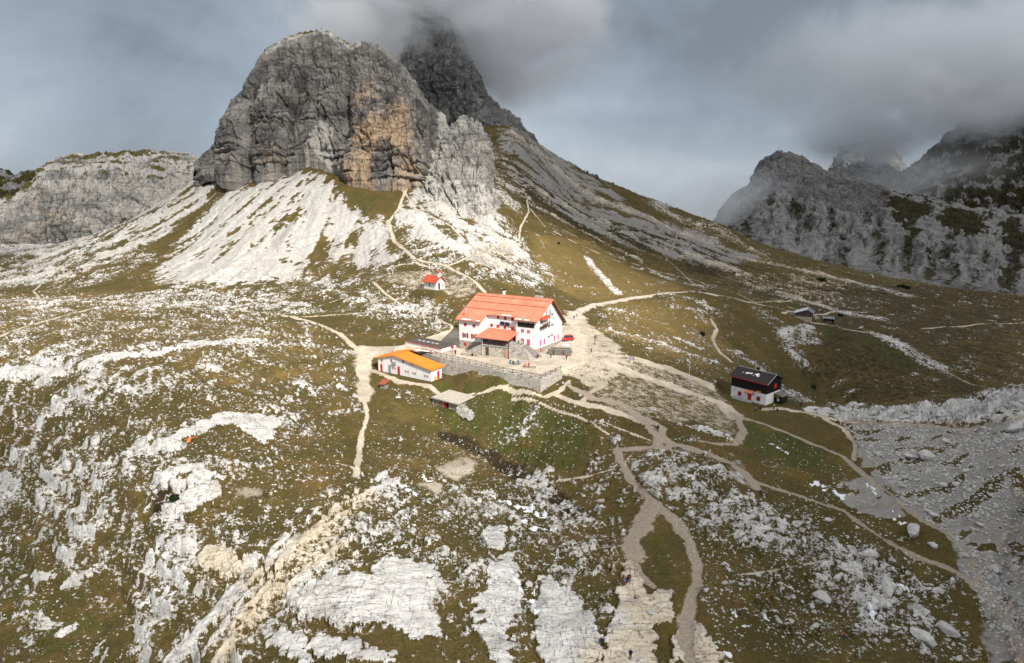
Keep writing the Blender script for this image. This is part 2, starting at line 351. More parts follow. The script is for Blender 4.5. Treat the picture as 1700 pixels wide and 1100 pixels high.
area('path', 4, '940,600 1040,588 1120,618 1200,640 1240,690 1220,730 1150,700 1060,705 960,655', .47, 3)
area('rock', 4, '960,600 1100,610 1220,660 1220,720 1060,700 960,650', .16, 3)
area('path', 3, '600,460 720,445 800,470 790,500 700,490', .5, 3)
# --- scree
area('scree', 13, '455,285 520,285 560,300 590,345 640,352 650,400 680,425 640,440 540,445 470,470 360,478 290,478 240,470 280,410 340,340 400,300', 1, 11)
area('scree', 4, '345,275 400,285 330,350 260,400 200,430 130,455 90,470 200,380', .78, 8)
area('scree', 5, '690,300 720,330 790,330 830,370 880,420 905,470 860,455 800,440 730,415 680,395 650,360 670,330', .85, 5)
area('scree', 5, '735,190 790,210 800,240 740,260 700,300 670,310 710,250', 1, 4)
area('scree', 3, '1415,700 1560,708 1640,700 1720,690 1760,1110 1650,1110 1640,1020 1560,880 1480,825 1440,790 1420,750', 1, 2.5)
area('scree', 2.5, '1380,810 1440,790 1500,840 1500,870 1430,860 1395,840', .9, 1.5)
area('scree', 2., '1200,740 1250,780 1270,820 1200,800', .5, 1.5)
area('scree', 22, '810,200 870,230 960,290 1060,350 1180,400 1100,400 980,350 880,300 820,260', .45, 16)
area('scree', 18, '800,165 870,222 960,282 1060,342 1180,382 1280,432 1200,452 1080,425 960,380 890,330 830,285', .78, 16)
area('scree', 7, '808,205 872,226 905,325 868,350 838,340 822,290', .62, 6)
area('cream', 25, '790,150 870,215 960,275 1060,335 1180,370 1300,430 1420,470 1420,520 1200,470 1080,440 960,390 890,340 820,290', 1., 6)
# --- colours of the turf, with cloud shade painted into the right valley
area('green', 4, '740,640 800,622 880,640 960,690 1000,720 960,780 880,780 780,720 700,680 640,650 690,650', .8, 3)
area('green', 5, '620,640 700,660 760,690 740,740 680,720 610,700', .5, 3)
area('green', 4, '1230,690 1330,725 1400,770 1360,800 1290,760 1230,740', .85, 3)
area('green', 3, '1120,690 1200,690 1210,720 1150,710', .7, 2)
area('green', 4, '1350,540 1480,560 1540,620 1400,610', .8, 6)
area('green', 4, '0,880 100,900 250,1060 200,1100 0,1100', .55, 5)
area('green', 3, '1060,880 1100,870 1130,960 1110,1010 1080,980 1060,920', .6, 2)
area('green', 4, '1200,680 1500,1000 1550,1100 1180,1100 1160,900', .35, 6)
area('green', 6, '540,300 640,325 640,345 590,345', .7, 3)
area('green', 6, '200,360 320,320 300,400 120,460 100,440', .5, 5)
area('green', 4, '300,505 470,500 600,480 620,540 480,540', .5, 6)
area('gold', 8, '880,380 980,400 1130,470 1130,485 1010,500 960,500 900,460', .9, 6)
area('gold', 6, '1000,500 1120,495 1180,520 1230,590 1180,620 1080,580 990,545', .8, 6)
area('gold', 10, '-50,490 200,480 400,520 560,560 600,640 400,660 200,600 -50,600', .55, 8)
area('gold', 15, '1400,540 1720,545 1720,640 1600,620 1480,580', .30, 14)
area('gold', 15, '1500,480 1720,500 1720,530 1500,520', .35, 14)
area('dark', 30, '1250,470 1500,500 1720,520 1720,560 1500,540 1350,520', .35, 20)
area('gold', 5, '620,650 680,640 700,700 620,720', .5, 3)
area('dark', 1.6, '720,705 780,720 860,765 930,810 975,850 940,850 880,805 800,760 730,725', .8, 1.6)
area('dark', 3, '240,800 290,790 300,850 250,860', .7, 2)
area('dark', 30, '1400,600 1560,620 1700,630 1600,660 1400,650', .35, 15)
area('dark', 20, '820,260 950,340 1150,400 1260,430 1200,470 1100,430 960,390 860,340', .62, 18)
area('dark', 20, '1250,470 1720,490 1720,655 1560,665 1350,655 1290,600 1330,540', .5, 18)  # darkens the turf colour itself to deepen the valley's cloud shade
area('dark', 25, '1180,450 1400,470 1500,500 1400,520 1250,500', .5, 18)  # same painted shade at the head of the valley
# --- old snow lying in hollows
for s, w in (('700,795 720,805', .8), ('665,810 700,830', .7), ('735,850 745,860', .7), ('1355,805 1400,830', 1.0), ('1445,810 1455,825', .6), ('1485,855 1500,870', .7), ('1440,1000 1450,1030', .4), ('880,975 890,1010', .7), ('850,950 870,985', .6), ('1220,1025 1235,1040', .6), ('1270,1030 1320,1045', .5), ('870,870 920,880', .9), ('820,830 900,850', .8), ('1280,735 1310,755', .5), ('1190,1075 1210,1090', .5), ('1480,975 1530,985', .5), ('340,520 360,530', .9)):
    stroke('snow', w * 1.5, s, .75, .9, .9)

# --- trodden terrace and levelled building pads
def pad(poly, z, feather):
    D, rs = seg_dist(poly, True, feather * 2 + 2); 
    f = 1 - sst(D[rs], 0, feather); Z[rs] = Z[rs] * (1 - f) + z * f
    CH['ledge'][rs] = np.maximum(CH['ledge'][rs], f)
TERR = np.array([gp(*q, 0)[:2] for q in ((640, 578), (700, 583), (732, 593), (790, 605), (836, 617), (866, 622.5), (897, 629), (931, 615), (975, 600), (975, 560), (945, 540), (900, 545), (760, 545), (700, 560), (660, 572))])
class Fr:
    def __init__(s, o, deg):
        s.o = np.array(o, float); s.deg = deg; a = R(deg); s.e = np.array([math.cos(a), math.sin(a), 0]); s.n = np.array([-math.sin(a), math.cos(a), 0])
    def __call__(s, x, y, z=0): return s.o + s.e * x + s.n * y + np.array([0, 0, z])
    def rect(s, x0, x1, y0, y1): return np.array([s(x, y)[:2] for x, y in ((x0, y0), (x1, y0), (x1, y1), (x0, y1))])
HUT = Fr([-14.3025, 196.9857, 0], -27); ANX = Fr([-38.135, 187.433, -4.5], -33); BLK = Fr([61.2535, 182.2236, -10.6], -50)
CHP = Fr([-32.802, 251.6665, 8.5], -42)
pad(ANX.rect(-2, 21, -2.5, 5), -4.75, 3)
pad(BLK.rect(-2, 14, -3, 9), -10.6, 4)
Dd = Fr([*at_many([(720, 667)])[0, :2], 0], -36.6); pad(Dd.rect(.3, 8.2, -3.0, .3), float(at_many([(752, 675)])[0, 2]) - .1, 2.2)
pad(CHP.rect(-1.5, 9, -1.5, 6), 8.5, 4)
PADF = CH['ledge'].copy()
Dt, rs = seg_dist(TERR, True, 10)
f = 1 - sst(Dt[rs], -1.25, -.35); Z[rs] = Z[rs] * (1 - f); PADF[rs] = np.maximum(PADF[rs], f); CH['path'][rs] = np.maximum(CH['path'][rs], f * .95); CH['ledge'][:] = 0

# --- scree and talus striping runs down the fall line
apx = dp(590, 180, 450)
th = np.arctan2(GX - apx[0], -(GY - apx[1])); rr = np.hypot(GX - apx[0], GY - apx[1])
streak = fbm2(th * 13, rr / 40, 4, 21) * .75 + .22 * pn2(th * 46, rr / 16, 22) + .42 * n12 + .38 * n4
a0 = at_many([(1690, 760), (1440, 860)])[:, :2]; dv = a0[1] - a0[0]; dv /= np.linalg.norm(dv)
u1 = GX * dv[0] + GY * dv[1]; v1 = -GX * dv[1] + GY * dv[0]
tal = fbm2(v1 / 3.6, u1 / 15, 3, 25) + .30 * pn2(v1 / 2.0, u1 / 12, 26) + .40 * n4 + .2 * n1
right = sst(GX, 40, 70) * (GY < 260)
mid = (GY > 250)
st = np.where(right > .5, tal, streak)
CH['scree'] = np.where(right > .5, CH['scree'] * sst(tal, -.36, -.10), np.where(mid, CH['scree'] * (1.0 + 1.0 * streak) - .26 * CH['scree'], CH['scree']))
tone = sst(np.where(right > .5, tal * .6 + .6, .7 * fbm2(th * 20, rr / 70, 3, 28) + .4 * pn2(th * 90, rr / 60, 29) + .3 * n12), -.1, .8) * (CH['scree'] > .2)
CH['cream'] = np.maximum(CH['cream'], tone); CH['scree'] = np.clip(CH['scree'], 0, 1)
rocky += np.where(mid & (right < .5), .16 * streak, 0)

# --- rock mask
nst = fbm2((GX * .94 + GY * .34 + wx) / 7., (GY * .94 - GX * .34) / 2.6, 3, 15)
rocky += .16 * sst(np.abs(GX / GY), .74, .82) * (GY < 420)
rocky = np.minimum(rocky, .50 + .12 * (GY > 300))
ab = at_many([(640, 800), (330, 1060)])[:, :2]; dv = ab[1] - ab[0]; dv /= np.linalg.norm(dv)
u2 = GX * dv[0] + GY * dv[1]; v2 = -GX * dv[1] + GY * dv[0]; nsb = fbm2(v2 / 1.5 + .5 * n4, u2 / 13, 3, 35)
bandD, _ = seg_dist(atp('650,840 520,900 420,980 320,1080'), False, 40); band = 1 - sst(bandD, 8, 16)
lefty = sst(-GX, 25, 60) * sst(GY, 60, 90) * (1 - sst(GY, 230, 300))
rk = rocky + .20 * n12 + .24 * n4 + .24 * n1 + .20 * np.where(band > .3, nsb, nst) - .07 * lefty
slab = sst(CH['slab'] + .34 * n4 + .30 * np.where(band > .3, 2.2 * nsb, nst) + .32 * n1, .57, .70)
trod = np.clip(CH['path'] + PADF, 0, 1)
rkv = np.clip(.5 + (rk - .46 - .26 * trod) * .85, 0, 1); rkv = np.maximum(rkv, slab * (1 - .8 * trod)) * (1 - PADF)
rock = sst(rk - .4 * trod, .42, .50); rock = np.maximum(rock, slab * (1 - .8 * trod)); rock *= 1 - PADF
gk = 1 - .6 * CH['green'] * (rocky < .4) * sst(n12, -.5, .3); rock *= gk; rkv *= gk
snow = CH['snow'] * sst(CH['snow'] + .9 * n1 + .4 * n4, .62, .72) * (1 - trod)

# --- relief
f1, e1, c1, cx, cy = vor2((GX + wx * .3) / 2.6, (GY + wy * .3) / 1.9, 1)
f2_, e2, c2, dx2, dy2 = vor2((GX + wx * .2) / .95, GY / .75, 2)
blocks = .75 * c1 + .3 * nst - .22 * (1 - sst(e1, 0, .22)) + near * (.30 * c2 + .22 * n1 - .12 * (1 - sst(e2, 0, .25)))
hgt = 1.1 * n40 + .55 * n12 * (1 - .5 * slab) + .16 * n4
hgt += rock * (1 - slab) * (.25 + .95 * blocks) + slab * (.55 + .08 * n1 + .26 * np.where(band > .3, nsb, nst) + .2 * c1)
hgt += (1 - rock) * (.12 * n1 + .12 * n4) + CH['scree'] * (np.where(mid, 1.3, .4) * st + .14 * n1)
hgt -= .5 * CH['path'] * .4 + .9 * CH['dark'] * (GY < 240)
# stepped strata where the plateau breaks down to the lower left and at the rim on the right
stp = 3.1; zt = Z / stp + .55 * n12 + .25 * n40; fr = zt - np.floor(zt)
ter = (np.floor(zt) + sst(fr, .62, 1.0) - zt) * stp
Dl, rl = seg_dist(atp('20,640 30,760 150,800 230,900 330,1010 420,1020'), False, 90)
led = (1 - sst(Dl, 10, 26)) * (1 - slab)
hgt += led * ter * .7
steep = led * sst(fr, .66, .76) * (1 - sst(fr, .95, 1.)) * sst(n12 + .6 * nst, -.1, .25)
rock = np.maximum(rock, steep * sst(n4 + .35, .1, .5)); 
rimD, _ = seg_dist(atp('1370,684 1450,690 1560,690 1640,676 1730,664'), False, 30)
rimf = (1 - sst(rimD, 3, 10)); hgt += rimf * (1.0 * blocks * sst(n12, -.4, .4) + .9 * c1 * rock); rock = np.maximum(rock, rimf * sst(n4 + n12, -.5, -.2) * (1 - CH['path']))
far = sst(GY, 300, 700)
hgt += far * (4 * fbm2(GX / 60, GY / 60, 4, 31) + 1.6 * streak * sst(GY, 300, 420) * (1 - sst(GY, 900, 1300)))
hgt *= (1 - PADF) * (1 - .75 * CH['path'])
Z = (Z + hgt).astype(np.float32)

def color_attr(me, name, arrs):
    a = me.attributes.new(name, 'FLOAT_COLOR', 'POINT')
    a.data.foreach_set('color', np.stack([np.clip(q, 0, 1).ravel().astype(np.float32) for q in arrs], -1).ravel())
def grid_mesh(name, X, Y, Zz, smooth=True):
    nr, nc = X.shape; me = bpy.data.meshes.new(name)
    co = np.stack([X.ravel(), Y.ravel(), Zz.ravel()], -1).astype(np.float32)
    i = (np.arange(nr - 1)[:, None] * nc + np.arange(nc - 1)[None]).ravel()
    q = np.stack([i, i + 1, i + nc + 1, i + nc], -1).astype(np.int32)
    me.vertices.add(len(co)); me.vertices.foreach_set('co', co.ravel())
    me.loops.add(q.size); me.loops.foreach_set('vertex_index', q.ravel())
    me.polygons.add(len(q)); me.polygons.foreach_set('loop_start', (np.arange(len(q)) * 4).astype(np.int32))
    me.polygons.foreach_set('use_smooth', np.full(len(q), smooth)); me.update(calc_edges=True)
    return me
def ground_z(x, y):
    """height of the finished ground under a point"""
    r = np.clip(np.searchsorted(ys, y) - 1, 0, NRW - 2); c = int(np.clip((x / y + 1.02) / 2.04 * (NC - 1), 0, NC - 2))
    fy = (y - ys[r]) / (ys[r + 1] - ys[r]); fx = (x / y + 1.02) / 2.04 * (NC - 1) - c
    a = Z[r, c] * (1 - fx) + Z[r, c + 1] * fx; b = Z[r + 1, c] * (1 - fx) + Z[r + 1, c + 1] * fx
    return float(a * (1 - fy) + b * fy)
def at(px, py):
    p = at_many([(px, py)])[0]; return np.array([p[0], p[1], ground_z(p[0], p[1])])

# ------------------------------------------------------------------ materials
def newmat(name):
    m = bpy.data.materials.new(name); m.use_nodes = True; return m, G(m.node_tree)
def finish(g, colr, rough=.95, bump=None, bd=.3, bs=1., spec=.15, metal=0.):
    p = g.n('ShaderNodeBsdfPrincipled'); g.put(p.inputs['Base Color'], colr); g.put(p.inputs['Roughness'], rough)
    p.inputs['Specular IOR Level'].default_value = spec; p.inputs['Metallic'].default_value = metal
    if bump is not None:
        b = g.n('ShaderNodeBump'); b.inputs['Distance'].default_value = bd; b.inputs['Strength'].default_value = bs
        g.l(bump, b.inputs['Height']); g.l(b.outputs[0], p.inputs['Normal'])
    o = g.n('ShaderNodeOutputMaterial'); g.l(p.outputs[0], o.inputs[0])
def attr(g, name):
    a = g.n('ShaderNodeAttribute', attribute_name=name); s = g.n('ShaderNodeSeparateColor'); g.l(a.outputs['Color'], s.inputs[0])
    return s.outputs[0], s.outputs[1], s.outputs[2], a.outputs['Alpha']

ground_mat, g = newmat('alpine_ground')
pos = g.n('ShaderNodeNewGeometry').outputs['Position']
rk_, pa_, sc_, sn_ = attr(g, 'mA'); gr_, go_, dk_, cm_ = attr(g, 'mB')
a6 = g.noise(pos, .12, 3); a2 = g.noise(pos, .5, 4); a05 = g.noise(pos, 2.2, 4, .6); a01 = g.noise(pos, 7, 2, .6)
def th(x, k, lo, hi, n=a05): return g.ss(g.m('ADD', x, g.m('MULTIPLY', g.m('SUBTRACT', n, .5), k)), lo, hi)
turf = g.mix(g.ss(a6, .35, .65), (.108, .074, .028), (.074, .060, .022))
turf = g.mix(g.ss(a2, .42, .68), turf, (.085, .068, .019))
turf = g.mix(th(gr_, 1.5, .35, .95, a2), turf, (.060, .064, .017))
turf = g.mix(th(go_, 1.1, .3, .8, a2), turf, (.150, .106, .038))
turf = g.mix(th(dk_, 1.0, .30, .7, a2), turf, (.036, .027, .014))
turf = g.mix(g.ss(a01, .35, .75, .0, .55), turf, g.mix(1, turf, (1.55, 1.5, 1.5), 'MULTIPLY'))
turf = g.mix(g.ss(a05, .3, .55, .7, 0.), turf, g.mix(1, turf, (.40, .38, .42), 'MULTIPLY'))
a30 = g.noise(pos, .035, 4, .6); turf = g.mix(g.ss(a30, .45, .7, 0, .6), turf, g.mix(1, turf, (.62, .68, .55), 'MULTIPLY')); turf = g.mix(g.ss(g.noise(pos, .09, 4, .65), .52, .7, 0, .6), turf, g.mix(1, turf, (1.7, 1.5, 1.25), 'MULTIPLY'))
scr = g.mix(g.ss(a2, .35, .7), (.38, .362, .335), (.49, .465, .42))
scr = g.mix(g.m('MULTIPLY', cm_, .8), scr, (.20, .187, .17))
scr = g.mix(g.ss(a05, .45, .7, 0, .45), scr, (.24, .225, .205))
scr = g.mix(g.ss(a01, .58, .72, 0, .5), scr, (.62, .61, .59))
cn1 = g.noise(g.mapv(pos, (.10, .62, .3), (0, 0, R(8))), 1., 4, .5, .6); cn2 = g.noise(g.mapv(pos, (.55, .09, .3), (0, 0, R(-14))), 1., 3, .5, .8)
def hair(n, w): return g.ss(g.m('ABSOLUTE', g.m('SUBTRACT', n, .5)), 0., w, 1., 0.)
crk = g.m('MULTIPLY', g.m('MAXIMUM', hair(cn1, .014), hair(cn2, .010)), g.ss(a05, .38, .58))
wv = g.noise(g.mapv(pos, (.35, 2.2, 3.), (0, 0, R(-20))), 1.0, 4, .6)
roc = g.mix(g.ss(a2, .3, .7), (.68, .66, .625), (.52, .50, .47))
roc = g.mix(g.ss(g.noise(pos, .22, 5, .65), .48, .68, 0, .7), roc, (.36, .34, .31))
roc = g.mix(g.ss(wv, .48, .68, 0, .6), roc, (.30, .29, .275))
roc = g.mix(g.m('MULTIPLY', g.ss(a05, .52, .72), .55), roc, (.22, .21, .20))
roc = g.mix(g.m('MULTIPLY', crk, .8), roc, (.13, .115, .095))
roc = g.mix(g.m('MULTIPLY', cm_, g.ss(a2, .2, .6, .5, 1.)), roc, g.mix(1, roc, (1.0, .86, .66), 'MULTIPLY'))
pth = g.mix(g.ss(a2, .3, .7), (.58, .505, .405), (.44, .37, .285)); pth = g.mix(g.ss(a6, .45, .65, 0, .55), pth, (.31, .255, .185))
pth = g.mix(g.ss(a05, .5, .75, 0, .6), pth, (.50, .45, .38)); pth = g.mix(g.ss(a01, .55, .75, 0, .5), pth, (.24, .20, .15))
pth = g.mix(g.m('MULTIPLY', cm_, .85), pth, g.mix(g.ss(a05, .35, .65), (.33, .275, .215), (.235, .19, .145)))
c = g.mix(th(sc_, .9, .42, .6, a2), turf, scr)
c = g.mix(th(g.m('ADD', pa_, g.m('MULTIPLY', g.m('SUBTRACT', a05, .5), .8)), .9, .36, .68, a2), c, pth)
a1 = g.noise(g.mapv(pos, (1, 1.5, 1.5)), .95, 5, .68)
c = g.mix(g.ss(g.m('ADD', rk_, g.m('ADD', g.m('MULTIPLY', g.m('SUBTRACT', a1, .5), 1.25), g.m('MULTIPLY', g.m('SUBTRACT', a01, .5), .35))), .50, .57), c, roc)
c = g.mix(th(sn_, .8, .4, .55), c, (.80, .82, .85))
hb = g.m('ADD', g.m('MULTIPLY', a05, .6), g.m('ADD', g.m('MULTIPLY', a01, .22), g.m('MULTIPLY', g.m('MULTIPLY', crk, rk_), -.35)))
finish(g, c, .96, hb, .45, .9, .1)

def set_kind(o, kind): o['kind'] = kind; return o
me = grid_mesh('ground', GX, GY, Z); rkv = np.maximum(rkv, steep * .8); rkv = np.maximum(rkv, rimf * rock)
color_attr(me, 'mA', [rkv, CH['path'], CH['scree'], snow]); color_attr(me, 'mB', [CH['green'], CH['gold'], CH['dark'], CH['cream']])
me.materials.append(ground_mat); ground = bpy.data.objects.new('ground', me); col.objects.link(ground); set_kind(ground, 'structure')

# ------------------------------------------------------------------ mountains
def massif(name, top, base, du, nv, prof, back, disp, masks, mat, skirt=.2):
    """a solid mountain: front face from a foot line to a ridge line, then down the far side"""
    top = np.array(P2(top)); base = np.array(P2(base))
    u = np.arange(top[0, 0], top[-1, 0] + .01, du)
    tpy, td = np.interp(u, top[:, 0], top[:, 1]), np.interp(u, top[:, 0], top[:, 2])
    bpy_, bd_ = np.interp(u, base[:, 0], base[:, 1]), np.interp(u, base[:, 0], base[:, 2])
    T = np.array([dp(a, b, c) for a, b, c in zip(u, tpy, td)]); B = np.array([dp(a, b, c) for a, b, c in zip(u, bpy_, bd_)])
    v = np.linspace(-skirt, 1, nv); vv = np.clip(v, 0, 1); h = vv ** prof
    Pg = np.empty((nv, len(u), 3)); Pg[..., :2] = B[None, :, :2] + (T - B)[None, :, :2] * h[:, None, None]
    Pg[..., 2] = B[None, :, 2] + (T - B)[None, :, 2] * v[:, None]
    V = np.repeat(v[:, None], len(u), 1); U = np.repeat(u[None], nv, 0)
    dU = np.gradient(Pg, axis=1); dV = np.gradient(Pg, axis=0); nrm = np.cross(dU, dV); nrm /= np.linalg.norm(nrm, axis=2)[..., None] + 1e-9
    D = disp(Pg[..., 0], Pg[..., 1], Pg[..., 2], U, np.clip(V, 0, 1))
    Pg = Pg + nrm * D[..., None]
    nb = 24; w = np.linspace(0, 1, nb + 1)[1:]; Bk = np.empty((nb, len(u), 3)); e = Pg[-1]
    away = T[:, :2] / np.linalg.norm(T[:, :2], axis=1)[:, None]
    Bk[..., :2] = e[None, :, :2] + away[None] * back * w[:, None, None]
    zlow = B[:, 2].min() - 20
    Bk[..., 2] = e[None, :, 2] + (zlow - e[:, 2])[None] * (w ** 1.6)[:, None]
    Bk += (6 * fbm3(Bk[..., 0] / 30, Bk[..., 1] / 30, Bk[..., 2] / 30, 3, 3) * np.minimum(1, w * 6)[:, None])[..., None] * np.array([.3, .3, .3])
    A = np.concatenate([Pg, Bk], 0)
    me = grid_mesh(name, A[..., 0], A[..., 1], A[..., 2], False)
    mk = [np.concatenate([np.asarray(q, float) * np.ones_like(U), np.repeat((np.asarray(q, float) * np.ones_like(U))[-1:], nb, 0)], 0) for q in masks(Pg[..., 0], Pg[..., 1], Pg[..., 2], U, np.clip(V, 0, 1), D, nrm)]
    color_attr(me, 'mA', mk); me.materials.append(mat)
    o = bpy.data.objects.new(name, me); col.objects.link(o); set_kind(o, 'structure'); return o

def rock_material(name, dark, light, orange, grassc, screec, k=1.):
    m, g = newmat(name); pos = g.n('ShaderNodeNewGeometry').outputs['Position']
    orr, grs, lit, sc2 = attr(g, 'mA')
    n1_ = g.noise(pos, .05 * k, 4); n2_ = g.noise(pos, .3 * k, 5, .6); n3_ = g.noise(pos, 1.2 * k, 3, .6)
    stv = g.noise(g.mapv(pos, (1, 1, .10)), .42 * k, 4, .6)           # water streaks down the face
    bed = g.noise(g.mapv(pos, (.12, .12, 1.5)), .38 * k, 4, .65)      # bedding
    c = g.mix(g.ss(n1_, .35, .65), dark, light)
    c = g.mix(g.ss(n2_, .35, .68, .0, .8), c, g.mix(1, c, (1.5, 1.48, 1.45), 'MULTIPLY'))
    c = g.mix(g.ss(g.m('ADD', orr, g.m('MULTIPLY', g.m('SUBTRACT', n2_, .5), 1.3)), .35, .85), c, orange)
    c = g.mix(g.ss(stv, .52, .68, 0, .75), c, g.mix(1, c, (.38, .38, .41), 'MULTIPLY'))
    c = g.mix(g.ss(bed, .55, .66, 0, .6), c, g.mix(1, c, (.45, .44, .43), 'MULTIPLY'))
    c = g.mix(g.ss(g.m('ADD', sc2, g.m('MULTIPLY', g.m('SUBTRACT', n2_, .5), .8)), .4, .6), c, g.mix(g.ss(n3_, .4, .7), screec, tuple(q * .72 for q in screec)))
    c = g.mix(g.ss(g.m('ADD', grs, g.m('MULTIPLY', g.m('SUBTRACT', n2_, .5), 1.1)), .42, .62), c, g.mix(n3_, grassc, tuple(q * 1.7 for q in grassc)))
    hb = g.m('ADD', g.m('MULTIPLY', n2_, 1.), g.m('ADD', g.m('MULTIPLY', n3_, .4), g.m('MULTIPLY', bed, .9)))
    finish(g, c, .95, hb, 1.1 / k, .9, .1); return m
crag_mat = rock_material('dolomite_crag', (.080, .077, .074), (.185, .174, .160), (.38, .275, .185), (.055, .055, .018), (.40, .38, .345))
spur_mat = rock_material('pale_spur', (.185, .175, .162), (.33, .315, .29), (.40, .305, .22), (.06, .055, .018), (.44, .42, .38))
far_mat = rock_material('far_dolomite', (.105, .102, .10), (.17, .163, .155), (.30, .23, .16), (.030, .026, .013), (.26, .25, .235), .45)
mesa_mat = rock_material('mesa_limestone', (.15, .145, .138), (.31, .298, .275), (.38, .285, .195), (.065, .057, .02), (.40, .385, .36), .7)

def ridged(n): return 1 - np.abs(n) * 2
def cliff_disp(x, y, z, s=1., seed=0, led=1.):
    q = x * .97 + y * .25
    wz = 2.2 * s * pn3(x / (30 * s), y / (30 * s), z / (30 * s), seed + 9)
    d = 4.2 * s * fbm3(x / (34 * s), y / (34 * s), z / (95 * s), 3, seed)                       # buttresses
    d += 2.6 * s * ridged(pn3(x / (11 * s), y / (14 * s), z / (60 * s), seed + 4))               # ribs and chimneys
    k1 = np.abs(pn3(x / (10 * s) + .25 * pn3(x / 12, y / 12, z / 25, seed + 6), y / (11 * s), z / (120 * s), seed + 5)); d -= 3.4 * s * np.clip(1 - k1 * 8, 0, 1)
    k2 = np.abs(pn3(x / (4.2 * s), y / (5 * s), z / (42 * s), seed + 15)); d -= 1.2 * s * np.clip(1 - k2 * 5, 0, 1)   # chimneys and cracks
    zz = z + wz * 1.6 + 2.6 * s * pn2(z / (9 * s), x * 0 + seed, seed); mb = sst(pn3(x / (26 * s), y / (26 * s), z / (20 * s), seed + 21), -.5, .5)
    b = zz / (4.6 * s); fb = b - np.floor(b); r = HT[(np.floor(b).astype(int) + 40 * seed) & 511, 0]
    d += led * s * mb * ((.35 + 1.9 * r * r) * (.5 - fb) - .7 * r * np.clip(1 - np.abs(fb - .06) * 12, 0, 1))   # beds, some overhanging the next
    f1, ed, c, cx_, cy_ = vor2(q / (3.1 * s) + .5 * pn3(x / 9, y / 9, z / 9, seed), (z + wz) / (5.4 * s) + .3 * pn3(x / 6, y / 6, z / 6, seed + 1), seed + 3)
    d += 1.2 * s * (c - .5) - .5 * s * (1 - sst(ed, 0, .14))
    d += .5 * s * fbm3(x / (1.3 * s), y / (1.3 * s), z / (1.6 * s), 2, seed + 17)
    _, eb, cb_, _, _ = vor2(q / (6.0 * s) + .35 * pn3(x / 14, y / 14, z / 20, seed + 2), zz / (15. * s) + .2 * pn3(x / 9, y / 9, z / 9, seed + 8), seed + 6)
    d += 2.6 * s * (cb_ - .5) - 1.5 * s * (1 - sst(eb, 0, .09))                               # pillars
    d += .42 * s * fbm3(x / (3.4 * s), y / (3.4 * s), z / (5 * s), 3, seed + 7)
    return d
# the crag above the hut
def crag_disp(x, y, z, U, V):
    d = cliff_disp(x, y, z, 1., 0, 1.2 + 1.6 * (1 - sst(V, .3, .6))) * sst(V, -.02, .06) * (1 - .72 * sst(V, .82, .98))
    d += 7 * np.exp(-((U - 640) / 62) ** 4) * (1 - sst(V, .45, .72)) - 6 * np.exp(-((U - 578) / 9) ** 2) * sst(V, .1, .3) * (1 - sst(V, .8, .95))
    d -= 6 * np.exp(-((U - 488 - 60 * (V - .3)) / 8) ** 2) * (1 - sst(V, .7, .9)) + 5 * np.exp(-((U - 412) / 6) ** 2) * (1 - sst(V, .75, .9))
    d += 5 * np.exp(-((U - 385) / 22) ** 4) * (1 - sst(V, .7, .9)) + 4 * np.exp(-((U - 455) / 30) ** 4) * (1 - sst(V, .2, .6))
    d -= 5 * np.exp(-((U - 722) / 14) ** 2) * (1 - sst(V, .9, 1)) 
    return d
def crag_mask(x, y, z, U, V, D, n):
    nn = fbm3(x / 22, y / 22, z / 30, 3, 41); n8 = fbm3(x / 8, y / 8, z / 8, 3, 44)
    org = np.exp(-((U - 646) / 66) ** 4) * (1 - sst(V, .42, .92)) * (.70 + .5 * nn) + .42 * np.exp(-((U - 450) / 38) ** 2) * (1 - sst(V, .1, .42)) + .35 * np.exp(-((U - 390) / 16) ** 2) * (1 - sst(V, .1, .35)) + .15 * nn
    org += .45 * np.exp(-((U - 780) / 30) ** 2) * sst(V, .55, .7) * (1 - sst(V, .85, .95))
    sc = np.exp(-((U - 738) / 13) ** 2) * .8
    sc += np.exp(-((U - 528 - 60 * V) / (26 - 40 * V).clip(4)) ** 2) * (1 - sst(V, .22, .36)) * .95
    sc += .55 * sst(V, .90, .97) * (U > 440) * (U < 600)
    gs = .55 * sst(V, .93, .99) * (n8 > -.1) * (U > 440) * (U < 600) + .42 * sst(n[..., 2], .6, .85) * (n8 > .1) * (V < .9)
    return [org, gs, 0, sc]
def spur_mask(x, y, z, U, V, D, n):
    nn = fbm3(x / 12, y / 12, z / 16, 3, 46); dk = sst(U, 765, 785) * sst(V, .45, .65)
    return [.30 * dk + .3 * nn, .35 * sst(n[..., 2], .55, .8) * (nn > 0) + .5 * (1 - sst(V, .0, .2)) * (nn > .1), 0, (1 - dk) * (.30 + .55 * nn) + .35 * (1 - sst(V, .15, .5))]
massif('crag', '322,270,452 345,250,450 360,228,448 366,205,447 376,182,447 385,165,447 404,150,448 409,129,449 413,127,449 418,120,450 430,95,452 440,83,454 455,72,458 480,60,465 505,52,470 530,50,472 550,54,472 570,65,470 588,75,466 591,69,464 612,67,464 632,74,462 640,85,460 650,95,458 668,108,455 690,135,448 702,155,440 722,178,432 738,192,430 750,225,426 756,262,420',
       '322,305,432 345,292,422 365,286,416 385,287,410 420,292,407 455,292,404 480,276,405 497,254,411 512,240,416 526,258,411 545,280,404 570,292,398 590,303,388 640,310,382 690,308,378 705,318,372 730,320,380 756,290,405', .8, 330, 1.5, 90, crag_disp, crag_mask, crag_mat)
